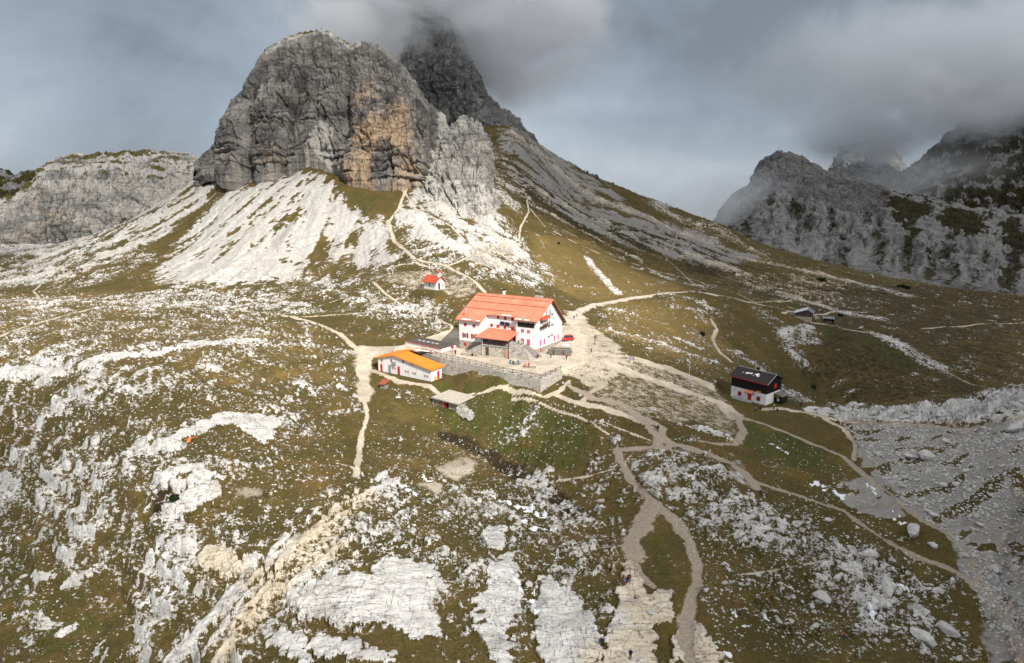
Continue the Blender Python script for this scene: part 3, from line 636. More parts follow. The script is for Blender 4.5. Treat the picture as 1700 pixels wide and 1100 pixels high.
massif('crag_spur', '684,322,374 692,300,382 704,268,392 716,240,402 735,216,412 752,203,420 768,195,424 785,197,424 800,206,420 806,226,414 812,258,406 820,292,398 828,325,388 838,356,372',
       '684,330,370 705,345,362 730,362,350 765,385,336 800,392,338 838,366,366', .75, 220, 1.35, 60, lambda x, y, z, U, V: cliff_disp(x, y, z, .8, 17, 1.8) * sst(V, -.02, .25) * .9, spur_mask, spur_mat, .25)
# the tower behind, its head in the cloud, with the ridge that runs down to the right
def tower_disp(x, y, z, U, V): return cliff_disp(x, y, z, 1.3, 2) * sst(V, -.02, .06) * (1 - .5 * sst(V, .9, 1))
def plain_mask(org=.0, grs=.0):
    def f(x, y, z, U, V, D, n):
        nn = fbm3(x / 30, y / 30, z / 30, 3, 51); sl = n[..., 2]
        return [org + .3 * nn, grs * sst(sl, .45, .7) * (nn > -.15), 0, .55 * sst(sl, .5, .75)]
    return f
massif('rock_tower', '652,150,640 664,118,640 668,100,640 672,70,640 678,40,640 690,5,640 705,-15,640 725,-25,640 745,-5,640 758,35,638 768,60,637 776,78,636 784,105,634 796,128,632 804,146,628 816,160,624 824,172,619 840,186,612 858,202,606 876,220,601 896,240,597 920,258,594 945,272,592 975,287,592 1010,306,594',
       '652,215,590 700,215,580 760,215,560 820,235,545 870,258,555 915,284,568 960,304,576 1010,324,586', .9, 210, 1.35, 120, tower_disp, plain_mask(.05, .25), far_mat)
# plateau mountain on the left
def mesa_disp(x, y, z, U, V): return cliff_disp(x, y, z, 1.25, 5, .9) * sst(V, -.02, .08) * (1 - .35 * sst(V, .6, .9))
def mesa_mask(x, y, z, U, V, D, n):
    nn = fbm3(x / 40, y / 40, z / 14, 4, 61); n8 = fbm3(x / 14, y / 14, z / 5, 3, 63); upper = sst(V + .12 * nn + (U - 200) / 900, .45, .72)
    org = (1 - upper) * (.30 + .8 * nn) * np.exp(-((U - 90) / 130) ** 2)
    return [org, upper * (.34 + .9 * n8) + .25 * sst(V, .86, .98) * (U < 260), 0, upper * (.55 + .5 * nn)]
massif('plateau_mountain', '-380,300,720 -250,318,700 -120,335,690 -60,350,690 0,330,690 28,318,695 45,305,700 62,290,705 68,276,710 85,265,715 100,258,720 130,255,730 170,252,740 210,251,745 260,250,745 300,254,740 325,260,730 350,268,715 400,290,700',
       '-380,440,590 -120,430,590 0,415,590 60,418,600 120,420,610 180,405,615 240,380,620 300,350,630 350,320,640 400,310,650', 1.0, 210, 2.1, 260, mesa_disp, mesa_mask, mesa_mat)
massif('far_ridge', '-450,300,1050 -200,300,1050 -60,290,1050 0,284,1050 30,287,1050 50,283,1050 75,288,1050 110,295,1050 150,310,1050', '-450,420,850 150,420,850', 1.5, 110, 1.2, 300, lambda x, y, z, U, V: cliff_disp(x, y, z, 1.8, 6, .6) * .8, plain_mask(0, .75), mesa_mat)
# mountains across the valley on the right
def right_mask(x, y, z, U, V, D, n):
    nn = fbm3(x / 90, y / 90, z / 60, 4, 71); n8 = fbm3(x / 30, y / 70, z / 30, 3, 73)
    fan = fbm2(U / 30 + .7 * nn, V * 1.8 + .6 * n8, 4, 75) + .10
    cl = sst(V + .10 * nn, .50, .60) * (1 - sst(U, 1440, 1500))
    sc = (1 - cl) * (.42 + .95 * fan + .3 * (V - .4)) * sst(V, .02, .2)
    gs = (1 - cl) * (.50 - 1.1 * fan - .2 * V) + .7 * sst(U, 1430, 1480) * np.exp(-((V - .80 + (U - 1480) / 1500) / .16) ** 2) + .35 * sst(V, .95, 1) * (U > 1300)
    return [.38 * cl * (.4 + nn), gs, 0, sc]
def right_disp(x, y, z, U, V): return cliff_disp(x, y, z, 3.0, 8, .7) * sst(V, .1, .3) * .8 * (1 - .5 * sst(V, .85, 1)) + 5 * fbm2(U / 30, V * 1.4, 4, 75)
massif('right_mountain', '1120,420,1500 1170,385,1500 1188,360,1500 1200,342,1500 1215,325,1500 1240,308,1500 1250,292,1500 1262,270,1500 1272,260,1500 1285,252,1500 1300,248,1500 1318,253,1500 1345,266,1500 1380,282,1500 1420,296,1490 1460,307,1480 1485,316,1470 1540,328,1450 1620,345,1430 1720,362,1400 1950,400,1380',
       '1120,440,1150 1200,440,1050 1300,455,960 1400,470,880 1500,480,800 1600,495,740 1720,512,690 1950,530,640', 1.0, 260, 1.15, 500, right_disp, right_mask, far_mat)
massif('cloudy_mountain', '1420,330,2000 1480,302,2000 1505,288,2000 1520,270,2000 1535,262,2000 1555,245,2000 1570,232,2000 1590,212,2000 1630,180,2000 1680,150,2000 1760,110,2000 1950,60,2000',
       '1420,380,1600 1560,380,1560 1720,395,1540 1950,420,1500', 1.3, 180, 1.4, 500, lambda x, y, z, U, V: cliff_disp(x, y, z, 3.4, 11, 1.) * sst(V, 0, .1), plain_mask(0, .9), far_mat)
massif('distant_peak', '1340,330,2600 1370,295,2600 1388,262,2600 1402,235,2600 1425,205,2600 1445,200,2600 1470,225,2600 1490,262,2600 1510,300,2600 1540,330,2600', '1340,380,2300 1540,380,2300', 1.3, 120, 1.3, 400, lambda x, y, z, U, V: cliff_disp(x, y, z, 4., 13, 1.) * sst(V, 0, .1), plain_mask(), far_mat)
# outlines that shape the cloud deck: ground left sunlit, ground half shaded (metres)
LIT = [(-230, 270), (-190, 420), (-120, 400), (-60, 405), (10, 400), (40, 330), (75, 330), (75, 250), (55, 185), (20, 150), (-30, 150), (-90, 150), (-160, 180), (-230, 220)]
HALF = [(-75, 40), (-110, 120), (-200, 160), (-260, 200), (-330, 480), (-720, 540), (-720, 860), (-260, 860), (-150, 680), (-90, 600), (-45, 490), (30, 410), (85, 380), (100, 270), (74, 205), (44, 150), (30, 90), (34, 40)]
# ------------------------------------------------------------------ building helpers
class MB:
    """collects boxes, prisms and tubes into one mesh"""
    def __init__(s): s.v = []; s.f = []
    def add(s, vs, fs):
        k = len(s.v); s.v += [tuple(map(float, q)) for q in vs]; s.f += [tuple(i + k for i in q) for q in fs]; return s
    def box(s, x0, x1, y0, y1, z0, z1):
        return s.add([(x0, y0, z0), (x1, y0, z0), (x1, y1, z0), (x0, y1, z0), (x0, y0, z1), (x1, y0, z1), (x1, y1, z1), (x0, y1, z1)],
                     [(3, 2, 1, 0), (4, 5, 6, 7), (0, 1, 5, 4), (1, 2, 6, 5), (2, 3, 7, 6), (3, 0, 4, 7)])
    def slab(s, pts, t):                # a polygon in space, thickened downwards
        n = len(pts); lo = [(a, b, c - t) for a, b, c in pts]
        return s.add(list(pts) + lo, [tuple(range(n)), tuple(range(2 * n - 1, n - 1, -1))] + [(i, i + n, (i + 1) % n + n, (i + 1) % n) for i in range(n)])
    def prof(s, pts, a0, a1, axis='x'): # a profile pushed along an axis: (y,z) along x, (x,z) along y
        n = len(pts); mk = (lambda p, a: (a, p[0], p[1])) if axis == 'x' else (lambda p, a: (p[0], a, p[1]))
        return s.add([mk(p, a0) for p in pts] + [mk(p, a1) for p in pts], [tuple(range(n))[::-1], tuple(range(n, 2 * n))] + [(i, (i + 1) % n, (i + 1) % n + n, i + n) for i in range(n)])
    def tube(s, p, q, r, n=6, r2=None):
        p = Vector(p); q = Vector(q); d = (q - p).normalized(); a = d.orthogonal().normalized(); b = d.cross(a); r2 = r if r2 is None else r2
        vs = [p + r * (math.cos(2 * math.pi * i / n) * a + math.sin(2 * math.pi * i / n) * b) for i in range(n)] + [q + r2 * (math.cos(2 * math.pi * i / n) * a + math.sin(2 * math.pi * i / n) * b) for i in range(n)]
        return s.add(vs, [tuple(range(n))[::-1], tuple(range(n, 2 * n))] + [(i, (i + 1) % n, (i + 1) % n + n, i + n) for i in range(n)])
    def bar(s, p, q, w, h):             # a squared timber between two points
        p = Vector(p); q = Vector(q); d = (q - p).normalized(); a = d.cross(Vector((0, 0, 1)))
        a = a.normalized() * w / 2 if a.length > 1e-3 else Vector((w / 2, 0, 0)); b = a.cross(d).normalized() * h / 2
        vs = [o + i * a + j * b for o in (p, q) for i, j in ((-1, -1), (1, -1), (1, 1), (-1, 1))]
        return s.add(vs, [(0, 1, 2, 3), (7, 6, 5, 4), (0, 4, 5, 1), (1, 5, 6, 2), (2, 6, 7, 3), (3, 7, 4, 0)])
    def build(s, name, mat, parent=None, bevel=0.):
        me = bpy.data.meshes.new(name); me.from_pydata(s.v, [], s.f); me.materials.append(mat)
        bm = bmesh.new(); bm.from_mesh(me); bmesh.ops.recalc_face_normals(bm, faces=bm.faces)
        if bevel: bmesh.ops.bevel(bm, geom=[e for e in bm.edges], offset=bevel, segments=1, affect='EDGES')
        bm.to_mesh(me); bm.free()
        o = bpy.data.objects.new(name, me); col.objects.link(o)
        if parent: o.parent = parent
        return o
def tag(o, label, cat, group=None, kind=None):
    o['label'] = label; o['category'] = cat
    if group: o['group'] = group
    if kind: o['kind'] = kind
    return o
def thing(name, label, cat, loc=(0, 0, 0), rotz=0., group=None):
    o = bpy.data.objects.new(name, None); col.objects.link(o); o.location = loc; o.rotation_euler = (0, 0, rotz); o.empty_display_size = .5
    return tag(o, label, cat, group)
def frame_thing(name, label, cat, fr, group=None): return thing(name, label, cat, tuple(fr.o), R(fr.deg), group)

def flat(name, c, rough=.8, var=.12, scale=1.2, bump=0., dirt=0., spec=.2, stretch=(1, 1, 1), metal=0.):
    m, g = newmat(name); tcx = g.n('ShaderNodeTexCoord').outputs['Object']; v = g.mapv(tcx, stretch)
    n = g.noise(v, scale, 5, .6); n2 = g.noise(v, scale * 6, 3, .6)
    k = g.mix(g.ss(n, .3, .7), c, tuple(q * (1 - var) for q in c)); k = g.mix(g.ss(n2, .45, .75, 0, .6), k, tuple(q * (1 - 1.6 * var) for q in c))
    if dirt: k = g.mix(g.ss(g.noise(g.mapv(tcx, (1, 1, .12)), 1.6, 4, .6), .52, .75, 0, dirt), k, g.mix(1, k, (.45, .42, .38), 'MULTIPLY'))
    finish(g, k, rough, n2 if bump else None, bump or .1, .6, spec, metal); return m
def masonry(name, c1, c2, mortar, scale):
    m, g = newmat(name); tcx = g.n('ShaderNodeTexCoord').outputs['Object']; v = g.mapv(tcx, (1, 1, 1.7))
    vc = g.n('ShaderNodeTexVoronoi', feature='F1'); g.l(v, vc.inputs[0]); vc.inputs['Scale'].default_value = scale
    ve = g.vor(v, scale); sp = g.n('ShaderNodeSeparateColor'); g.l(vc.outputs['Color'], sp.inputs[0])
    k = g.mix(sp.outputs[0], c1, c2); k = g.mix(g.ss(sp.outputs[1], .75, .95, 0, .7), k, tuple(q * .5 for q in c2))
    k = g.mix(g.ss(ve, .02, .07, 1, 0), k, mortar); n = g.noise(tcx, 3., 4); k = g.mix(g.ss(n, .5, .8, 0, .5), k, tuple(q * .6 for q in c1))
    finish(g, k, .95, g.m('ADD', g.ss(ve, 0, .1), g.m('MULTIPLY', n, .5)), .08, .8, .1); return m
def planks(name, c, n_per_m, axis=0, var=.35):
    m, g = newmat(name); tcx = g.n('ShaderNodeTexCoord').outputs['Object']; sp = g.n('ShaderNodeSeparateXYZ'); g.l(tcx, sp.inputs[0])
    fr = g.m('FRACT', g.m('MULTIPLY', g.m('ADD', sp.outputs[axis], 50.), n_per_m)); line = g.ss(g.m('ABSOLUTE', g.m('SUBTRACT', fr, .5)), .42, .49)
    st = [9., 9., 9.]; st[axis] = n_per_m * 2; st[2 if axis != 2 else 0] = .6
    n = g.noise(g.mapv(tcx, tuple(st)), 1., 4, .6)
    k = g.mix(g.ss(n, .3, .7), c, tuple(q * (1 - var) for q in c)); k = g.mix(g.m('MULTIPLY', line, .7), k, tuple(q * .25 for q in c))
    finish(g, k, .85, g.m('MULTIPLY', line, -1.), .02, .6, .15); return m
def sheet_roof(name, c, axis, per_m, fade=.25):
    m, g = newmat(name); tcx = g.n('ShaderNodeTexCoord').outputs['Object']; sp = g.n('ShaderNodeSeparateXYZ'); g.l(tcx, sp.inputs[0])
    fr = g.m('FRACT', g.m('MULTIPLY', g.m('ADD', sp.outputs[axis], 60.), per_m)); seam = g.ss(g.m('ABSOLUTE', g.m('SUBTRACT', fr, .5)), .40, .5)
    cell = g.n('ShaderNodeTexWhiteNoise', noise_dimensions='1D'); g.l(g.m('FLOOR', g.m('MULTIPLY', g.m('ADD', sp.outputs[axis], 60.), per_m)), cell.inputs['W'])
    n = g.noise(tcx, .55, 5, .6); n2 = g.noise(tcx, 5., 3, .6)
    k = g.mix(g.ss(n, .3, .7), c, tuple(q * (1 - fade) for q in c)); k = g.mix(g.m('MULTIPLY', cell.outputs[0], .30), k, tuple(min(1, q * 1.3) for q in c))
    k = g.mix(g.ss(n2, .55, .8, 0, .5), k, tuple(q * .75 for q in c)); k = g.mix(g.m('MULTIPLY', seam, .45), k, tuple(q * .5 for q in c))
    run = g.noise(g.mapv(tcx, (2.2, .16, .16)), 1.0, 5, .6); k = g.mix(g.ss(run, .55, .75, 0, .55), k, tuple(q * .58 for q in c)); k = g.mix(g.ss(g.noise(tcx, .25, 3, .5), .55, .72, 0, .35), k, tuple(min(.85, q * 1.15 + .06) for q in c))
    finish(g, k, .6, seam, .03, .5, .25); return m

M = {}
M['white'] = flat('white_render', (.76, .755, .74), .9, .08, .5, .01, .34)
M['red'] = flat('red_paint', (.50, .022, .030), .6, .15, 2.); M['deepred'] = flat('dark_red_paint', (.30, .02, .028), .6, .15, 2.)
M['pink'] = flat('sun_faded_red_paint', (.52, .13, .22), .7, .15, 2.)
M['roof'] = sheet_roof('faded_red_roof', (.62, .205, .120), 0, 1.6); M['roofx'] = sheet_roof('red_tile_roof', (.47, .075, .035), 0, 2.2)
M['orange'] = sheet_roof('orange_roof', (.84, .205, .018), 0, 1.5, .12)
M['seam'] = flat('roof_rib', (.20, .050, .030)); M['darkwood'] = planks('dark_boards', (.022, .019, .017), 4.5, 0, .4)
M['brownwood'] = flat('brown_timber', (.115, .062, .040), .85, .3, 2., .01); M['greywood'] = planks('weathered_boards', (.22, .20, .18), 4, 0)
M['stone'] = masonry('terrace_masonry', (.56, .52, .45), (.38, .35, .305), (.28, .255, .22), 1.5)
M['plinth'] = masonry('stone_plinth', (.40, .36, .31), (.33, .30, .26), (.30, .27, .235), 1.3)
M['rubblewall'] = masonry('dry_stone', (.50, .48, .45), (.30, .285, .265), (.10, .09, .08), 1.9)
M['glass'] = flat('window_glass', (.03, .035, .042), .15, .1, 1., 0, 0, .6); M['panel'] = flat('solar_glass', (.012, .020, .05), .2, .1, 1., 0, 0, .6)
M['black'] = flat('black_paint', (.012, .012, .013), .7); M['steel'] = flat('galvanised_steel', (.38, .39, .40), .5, .15, 3., 0, 0, .4, (1, 1, 1), .3)
M['concrete'] = flat('concrete', (.40, .385, .36), .95, .15, 1.2, .02, .2); M['snow'] = flat('old_snow', (.82, .84, .87), .8, .05, 2., .03)
M['tar'] = flat('roofing_felt', (.105, .082, .075), .95, .35, .8, .02); M['darkroof'] = planks('dark_shingles', (.052, .043, .042), 3.2, 0, .45)
M['yellow'] = flat('yellow_board', (.72, .42, .02), .6); M['palewall'] = flat('tan_wall', (.40, .33, .27), .95, .2, 1., .02, .2)
M['offwhite'] = flat('pale_frame', (.66, .65, .62), .7); M['limestone'] = None

def window(parent, name, fr_axis, u, w, z, h, d, mat, t=.06):
    """a closed shutter (or pane) on a wall: front walls run along x at y=d, gables along y at x=d"""
    b = MB()
    if fr_axis == 'f': b.box(u - w / 2, u + w / 2, d - t, d, z - h / 2, z + h / 2)
    else: b.box(d, d + t, u - w / 2, u + w / 2, z - h / 2, z + h / 2)
    return b.build(name, mat, parent)

# ------------------------------------------------------------------ the big hut
hut = frame_thing('mountain_hut', 'large white mountain hut with faded red roof and red shutters on the terrace', 'mountain hut', HUT)
L, D = 23.5, 19.0
def zf(y): return 14.6 - .4259 * (10 - y)
def zb(y): return 14.6 - .85 * (y - 10)
b = MB()
for x0, x1, y0 in ((0, 7.3, -2.5), (7.3, 17.4, 1.1), (17.4, L, 0.)):
    b.prof([(y0, -3), (y0, zf(y0) - .3), (10, 14.3), (D, zb(D) - .3), (D, -3)], x0, x1)
b.build('wall', M['white'], hut)
r = MB(); r.slab([(x, y, zf(y)) for x, y in ((-.8, -3.4), (7.9, -3.4), (7.9, .3), (17.0, .3), (17.0, -.8), (L + 1, -.8), (L + 1, 10), (-.8, 10))], .22)
r.slab([(x, y, zb(y)) for x, y in ((-.8, 10), (L + 1, 10), (L + 1, 20), (-.8, 20))], .22)
rf = r.build('roof', M['roof'], hut)
for y, x0, x1 in ((8.7, -.7, L + .4), (5.75, -.7, L + .5), (2.4, -.7, 15.5)):
    MB().slab([(x0, y - .07, zf(y - .07) + .10), (x1, y - .07, zf(y - .07) + .10), (x1, y + .07, zf(y + .07) + .10), (x0, y + .07, zf(y + .07) + .10)], .09).build('snow_guard', M['seam'], rf)
MB().slab([(-.8, 9.8, 14.66), (L + 1, 9.8, 14.66), (L + 1, 10.2, 14.66), (-.8, 10.2, 14.66)], .14).build('ridge_cap', M['roof'], rf)
for x0, x1, y, w in ((1.2, 4.2, -3.2, .35), (6.2, 7.2, -3.25, .25), (12.5, 15.5, .45, .3), (17.3, 19.2, -.6, .3), (20.2, 21.6, -.65, .25)):
    n = 9; top = [(x0 + (x1 - x0) * i / n, y + w * (1 + .6 * math.sin(3.1 * i)) * .5 + .1) for i in range(n + 1)]
    poly = [(x, y - .02 - .05 * (i % 2)) for i, (x, _) in enumerate(top)] + top[::-1]
    MB().slab([(x, q, zf(q) + .07) for x, q in poly], .06).build('snow_patch', M['snow'], rf)
MB().bar((L + .95, 10, 14.25), (L + .95, 20, zb(20) - .35), .1, .35).build('bargeboard', M['darkwood'], rf)
for k in range(9):
    y = 10.7 + k * 1.1; MB().box(L, L + .85, y - .1, y + .1, zb(y) - .62, zb(y) - .40).build('rafter', M['brownwood'], rf)
ch = MB().box(7.2, 7.8, 11.2, 11.8, 12, 15.6).build('chimney', M['white'], rf)
MB().box(7.05, 7.95, 11.05, 11.95, 15.9, 16.05).box(7.2, 7.3, 11.2, 11.3, 15.6, 15.9).box(7.7, 7.8, 11.7, 11.8, 15.6, 15.9).box(7.2, 7.3, 11.7, 11.8, 15.6, 15.9).box(7.7, 7.8, 11.2, 11.3, 15.6, 15.9).build('chimney_cap', M['black'], ch)
MB().box(17.8, 20.2, 11.3, 12.2, 12, 14.9).build('chimney', M['concrete'], rf)
MB().tube((1.0, -.2, zf(-.2)), (1.0, -.2, zf(-.2) + 1.5), .07).build('vent_pipe', M['offwhite'], rf)
MB().box(.6, 1.3, -1.4, -.8, zf(-1.4), zf(-1.) + .45).build('roof_hatch', M['roof'], rf)
p = MB().prof([(-2.56, -3), (-2.56, 2.55), (-2.5, 2.55), (-2.5, -3)], -.06, 7.36).box(-.06, 0, -2.56, D, -3, 2.55).build('plinth', M['plinth'], hut)
MB().prof([(-.06, -3), (-.06, 1.75), (4, 1.5), (D + .05, .6), (D + .05, -3)], L, L + .07).box(17.4, L + .07, -.07, 0, -3, 1.75).build('plinth', M['plinth'], hut)
for u, z in ((2.1, 7.35), (5.0, 7.25)): window(hut, 'shutter', 'f', u, .85, z, .85, -2.5, M['deepred'])
for u in (2.05, 5.0):
    wn = window(hut, 'window', 'f', u, .95, 4.12, 1.45, -2.5, M['offwhite'])
    for s in (-1, 1):
        window(wn, 'pane', 'f', u + s * .22, .32, 4.12, 1.1, -2.56, M['glass'], .02)
        window(wn, 'shutter', 'f', u + s * .74, .5, 4.12, 1.5, -2.5, M['red'], .07)
window(hut, 'shutter', 'f', 1.95, .85, 1.45, .85, -2.56, M['red'])
for u, z in ((10.98, 9.72), (13.3, 9.62), (15.65, 9.5)): window(hut, 'shutter', 'f', u, .75, z, .85, 1.1, M['deepred'])
for u, z in ((8.85, 7.12), (10.9, 7.02), (13.2, 6.95), (15.6, 6.8)): window(hut, 'shutter', 'f', u, .85, z, .9, 1.1, M['red'])
window(hut, 'shutter', 'f', 16.2, 1.0, 4.1, 1.5, 1.1, M['red'])
for u, z in ((12.45, 8.1), (14.05, 8.02)): MB().slab([(u - .72, .78, z - .5), (u + .72, .78, z - .5), (u + .72, 1.06, z + .5), (u - .72, 1.06, z + .5)], .05).build('solar_panel', M['panel'], hut)
for u, z in ((19.4, 6.78), (21.3, 6.72)): window(hut, 'shutter', 'f', u, .95, z, .95, 0., M['pink'])
for u, z in ((19.4, 3.65), (21.3, 3.6)): window(hut, 'shutter', 'f', u, .95, z, 1.75, 0., M['pink'])
# corner loggia under the eave
lg = MB().box(17.95, 23.0, -.03, .02, 7.95, 10.0).build('loggia', M['black'], hut)
MB().box(17.9, 23.05, -.12, -.04, 7.9, 8.75).build('parapet', M['darkwood'], lg)
for k in range(3): MB().box(18.15 + k * 1.6, 19.55 + k * 1.6, -.06, -.035, 9.15, 9.72).build('pane', flat('milky_glass', (.42, .44, .46), .3) if k == 0 else bpy.data.materials['milky_glass'], lg)
for x in (17.98, 19.62, 21.26, 22.95): MB().box(x - .05, x + .05, -.14, -.05, 7.9, 9.95).build('post', M['darkwood'], lg)
# balcony on the gable
bal = MB().box(L, L + 1.1, 2.3, 7.3, 7.45, 7.6).build('balcony', M['brownwood'], hut)
for y in (2.4, 4.0, 5.6, 7.2): MB().box(L + 1.0, L + 1.1, y - .06, y + .06, 7.6, 9.75).build('post', M['darkwood'], bal)
rb = MB()
rb.box(L + 1.02, L + 1.08, 2.3, 7.3, 8.55, 8.65)
for k in range(12): rb.bar((L + 1.05, 2.4 + k * .4, 7.6), (L + 1.05, 2.8 + k * .4, 8.6), .05, .05); rb.bar((L + 1.05, 2.8 + k * .4, 7.6), (L + 1.05, 2.4 + k * .4, 8.6), .05, .05)
rb.build('balustrade', M['brownwood'], bal)
MB().slab([(L, 2.2, 10.4), (L, 7.5, 10.4), (L + 1.35, 7.5, 9.85), (L + 1.35, 2.2, 9.85)], .12).build('canopy', M['roofx'], bal)
for y, z, h in ((9.7, 11.0, 1.5), (7.4, 10.95, 1.5)): window(hut, 'shutter', 'g', y, .6, z, h, L, M['deepred'])
window(hut, 'shutter', 'g', 12.4, .6, 8.4, .8, L, M['pink'])
for y, z in ((3.4, 3.0), (5.85, 2.85), (13.1, 2.25), (16.0, 1.95)): window(hut, 'shutter', 'g', y, .95, z, 1.75, L + .0, M['pink'], .1)
for z in (10.2, 7.0, 3.9):              # iron escape landings up the gable
    es = MB()
    for y in (8.2, 10.6):
        es.box(L + .02, L + .8, y, y + 1.2, z, z + .06)
        for yy in (y, y + 1.2): es.bar((L + .8, yy, z), (L + .8, yy, z + 1.0), .04, .04)
        es.bar((L + .8, y, z + 1.), (L + .8, y + 1.2, z + 1.), .04, .04); es.bar((L + .05, y, z + 1.), (L + .8, y, z + 1.), .04, .04)
    es.bar((L + .3, 9.6, z - 2.8), (L + .3, 9.6, z + 1.), .05, .05); es.bar((L + .3, 10.1, z - 2.8), (L + .3, 10.1, z + 1.), .05, .05)
    es.build('escape_landing', M['steel'], hut)
MB().tube((17.3, -.06, 3), (17.3, -.06, 9.6), .07).build('drainpipe', M['steel'], hut)
MB().bar((L + .02, .5, 7.25), (L + .02, 18.4, 6.2), .03, .08).build('cable', M['concrete'], hut)
window(hut, 'notice', 'g', .5, .6, 2.2, .9, L, M['offwhite']); window(hut, 'notice', 'g', 3.4, .6, .95, .95, L + .07, M['red'])
# veranda: stone platform with stairs at both ends and a roof on posts
vr = MB().box(9.8, 18.4, -6.4, 1.05, -1.5, 3.0).build('veranda', M['stone'], hut)
MB().box(9.6, 18.6, -6.6, 1.06, 3.004, 3.2).build('slab', M['concrete'], vr)
MB().slab([(7.9, -7.1, 5.35), (18.5, -7.1, 5.35), (18.1, 1.09, 6.35), (7.9, 1.09, 6.35)], .2).build('canopy', M['roof'], vr)
for x in (9.95, 18.2): MB().box(x - .13, x + .13, -6.35, -6.1, 3.2, 5.3).build('post', M['brownwood'], vr)
MB().box(9.9, 10.0, -6.62, -6.5, 0, 5.2).build('drainpipe', M['offwhite'], vr); MB().box(18.28, 18.4, -6.62, -6.5, 0, 5.2).build('drainpipe', M['brownwood'], vr)
b = MB()
for x in (9.9, 12.0, 14.1, 16.2, 18.2): b.box(x - .05, x + .05, -6.5, -6.4, 3.2, 4.15)
b.box(9.9, 18.2, -6.48, -6.42, 4.05, 4.15).box(9.9, 18.2, -6.48, -6.42, 3.6, 3.66); b.build('balustrade', M['darkwood'], vr)
window(vr, 'door', 'f', 11.5, .95, 1.35, 2.3, -6.4, M['brownwood']); window(vr, 'door', 'f', 17.2, .9, 1.3, 2.2, -6.4, flat('pale_red_door', (.50, .22, .17)))
window(hut, 'door', 'f', 12.9, 1.1, 4.25, 2.0, 1.1, M['darkwood']); window(hut, 'window', 'f', 10.4, 1.6, 4.5, 1.2, 1.1, M['glass']); window(hut, 'window', 'f', 14.8, 1.4, 4.5, 1.2, 1.1, M['glass'])
MB().box(9.0, 9.5, .9, 1.08, 3.4, 5.2).build('notice_board', M['yellow'], hut)
st = MB()
for k in range(9): st.box(4.1 + k * .63, 9.8, -6.4, -4.6, -1.0 if k == 0 else k / 3 + .001, (k + 1) / 3)
st.build('stairs', M['stone'], hut)
b = MB()
for k in range(6): x = 4.2 + k * 1.1; z = .35 + k * .53; b.bar((x, -6.3, z), (x, -6.3, z + 1.0), .06, .06)
b.bar((4.2, -6.3, 1.35), (9.7, -6.3, 4.0), .07, .07); b.bar((4.2, -6.3, .9), (9.7, -6.3, 3.55), .05, .05); b.build('handrail', M['brownwood'], hut)
st = MB().box(18.4, 20.6, -5.6, -.08, -1.5, 3.0)
for k in range(8): st.box(20.6 + k * .48, 20.6 + (k + 1) * .48, -5.4, -2.0, -1.2, 3.0 - (k + 1) * .36)
st.build('stairs', M['stone'], hut)
MB().slab([(20.7, -2., 3.02), (24.4, -2., .1), (26.0, -.4, -.1), (23.6, -.1, 1.4), (20.7, -.1, 3.02)], 1.2).build('wooden_ramp', M['greywood'], hut)
b = MB()
for x, z in ((18.5, 3), (19.6, 3), (20.6, 3), (22.0, 1.9), (23.6, .75)): b.bar((x, -5.3, z), (x, -5.3, z + 1.0), .06, .06)
b.bar((18.5, -5.3, 4.), (20.6, -5.3, 4.), .07, .07); b.bar((20.6, -5.3, 4.), (23.6, -5.3, 1.75), .07, .07); b.bar((20.6, -5.3, 3.5), (23.6, -5.3, 1.25), .05, .05); b.build('handrail', M['brownwood'], hut)
MB().slab([(-3.4, 4, 1.9), (-.02, 4, 2.9), (-.02, 9, 2.9), (-3.4, 9, 1.9)], .15).box(-3.2, -3.0, 4.1, 4.3, -2, 1.8).build('lean_to_roof', M['roofx'], hut)
for s_, (x, z) in enumerate(((3.5, 4.1),)): window(hut, 'crest', 'f', x, .5, z, .8, -2.5, flat('faded_crest', (.62, .58, .45)), .03)

# ------------------------------------------------------------------ orange-roofed annex below the terrace
an = frame_thing('annex', 'long white annex under a bright orange roof below the terrace wall', 'annex', ANX)
def za(x): return 3.75 + (x + .6) * .225 if x < 6.5 else 5.35 - (x - 6.5) * .161
MB().prof([(0, -1.5), (0, za(0) - .22), (6.5, za(6.5) - .2), (19.5, za(19.5) - .22), (19.5, -1.5)], 0, 4.4, 'y').build('wall', M['white'], an)
ar = MB(); ar.slab([(-.6, -.6, za(-.6)), (6.5, -.6, za(6.5)), (6.5, 9.2, za(6.5)), (-.6, 9.2, za(-.6))], .2)
ar.slab([(6.5, -.6, za(6.5)), (20.1, -.6, za(20.1)), (20.1, 5.3, za(20.1)), (6.5, 5.3, za(6.5))], .2)
ar.slab([(6.3, 7.2, 5.3), (12.6, 9.4, 4.9), (12.6, 10.6, 4.9), (6.3, 9.1, 5.3)], .2)
ar = ar.build('roof', M['orange'], an)
MB().bar((6.6, 6.9, 5.5), (13, 9.2, 5.1), .5, .25).build('parapet', M['white'], an)
for u, z, w, h in ((1.4, 3.0, .6, .55), (5.1, 3.55, .5, .9), (9.55, 3.85, .5, .9), (12.65, 3.55, .35, .5)): window(an, 'shutter', 'f', u, w, z, h, 0, M['red'])
window(an, 'door', 'f', 1.25, .75, .75, 2.3, 0, M['red']); window(an, 'door', 'f', 7.8, .8, .95, 2.5, 0, M['red'])
window(an, 'doorway', 'f', 4.4, 1.0, .95, 2.3, 0, flat('grey_door', (.30, .30, .30)))
for u, z in ((6.0, 1.4), (10.8, 1.22), (13.5, 1.12), (17.7, 1.02)):
    wn = window(an, 'window', 'f', u, 1.3, z, .5, 0, M['red']); window(wn, 'pane', 'f', u, .55, z, .38, -.06, M['offwhite'], .03)
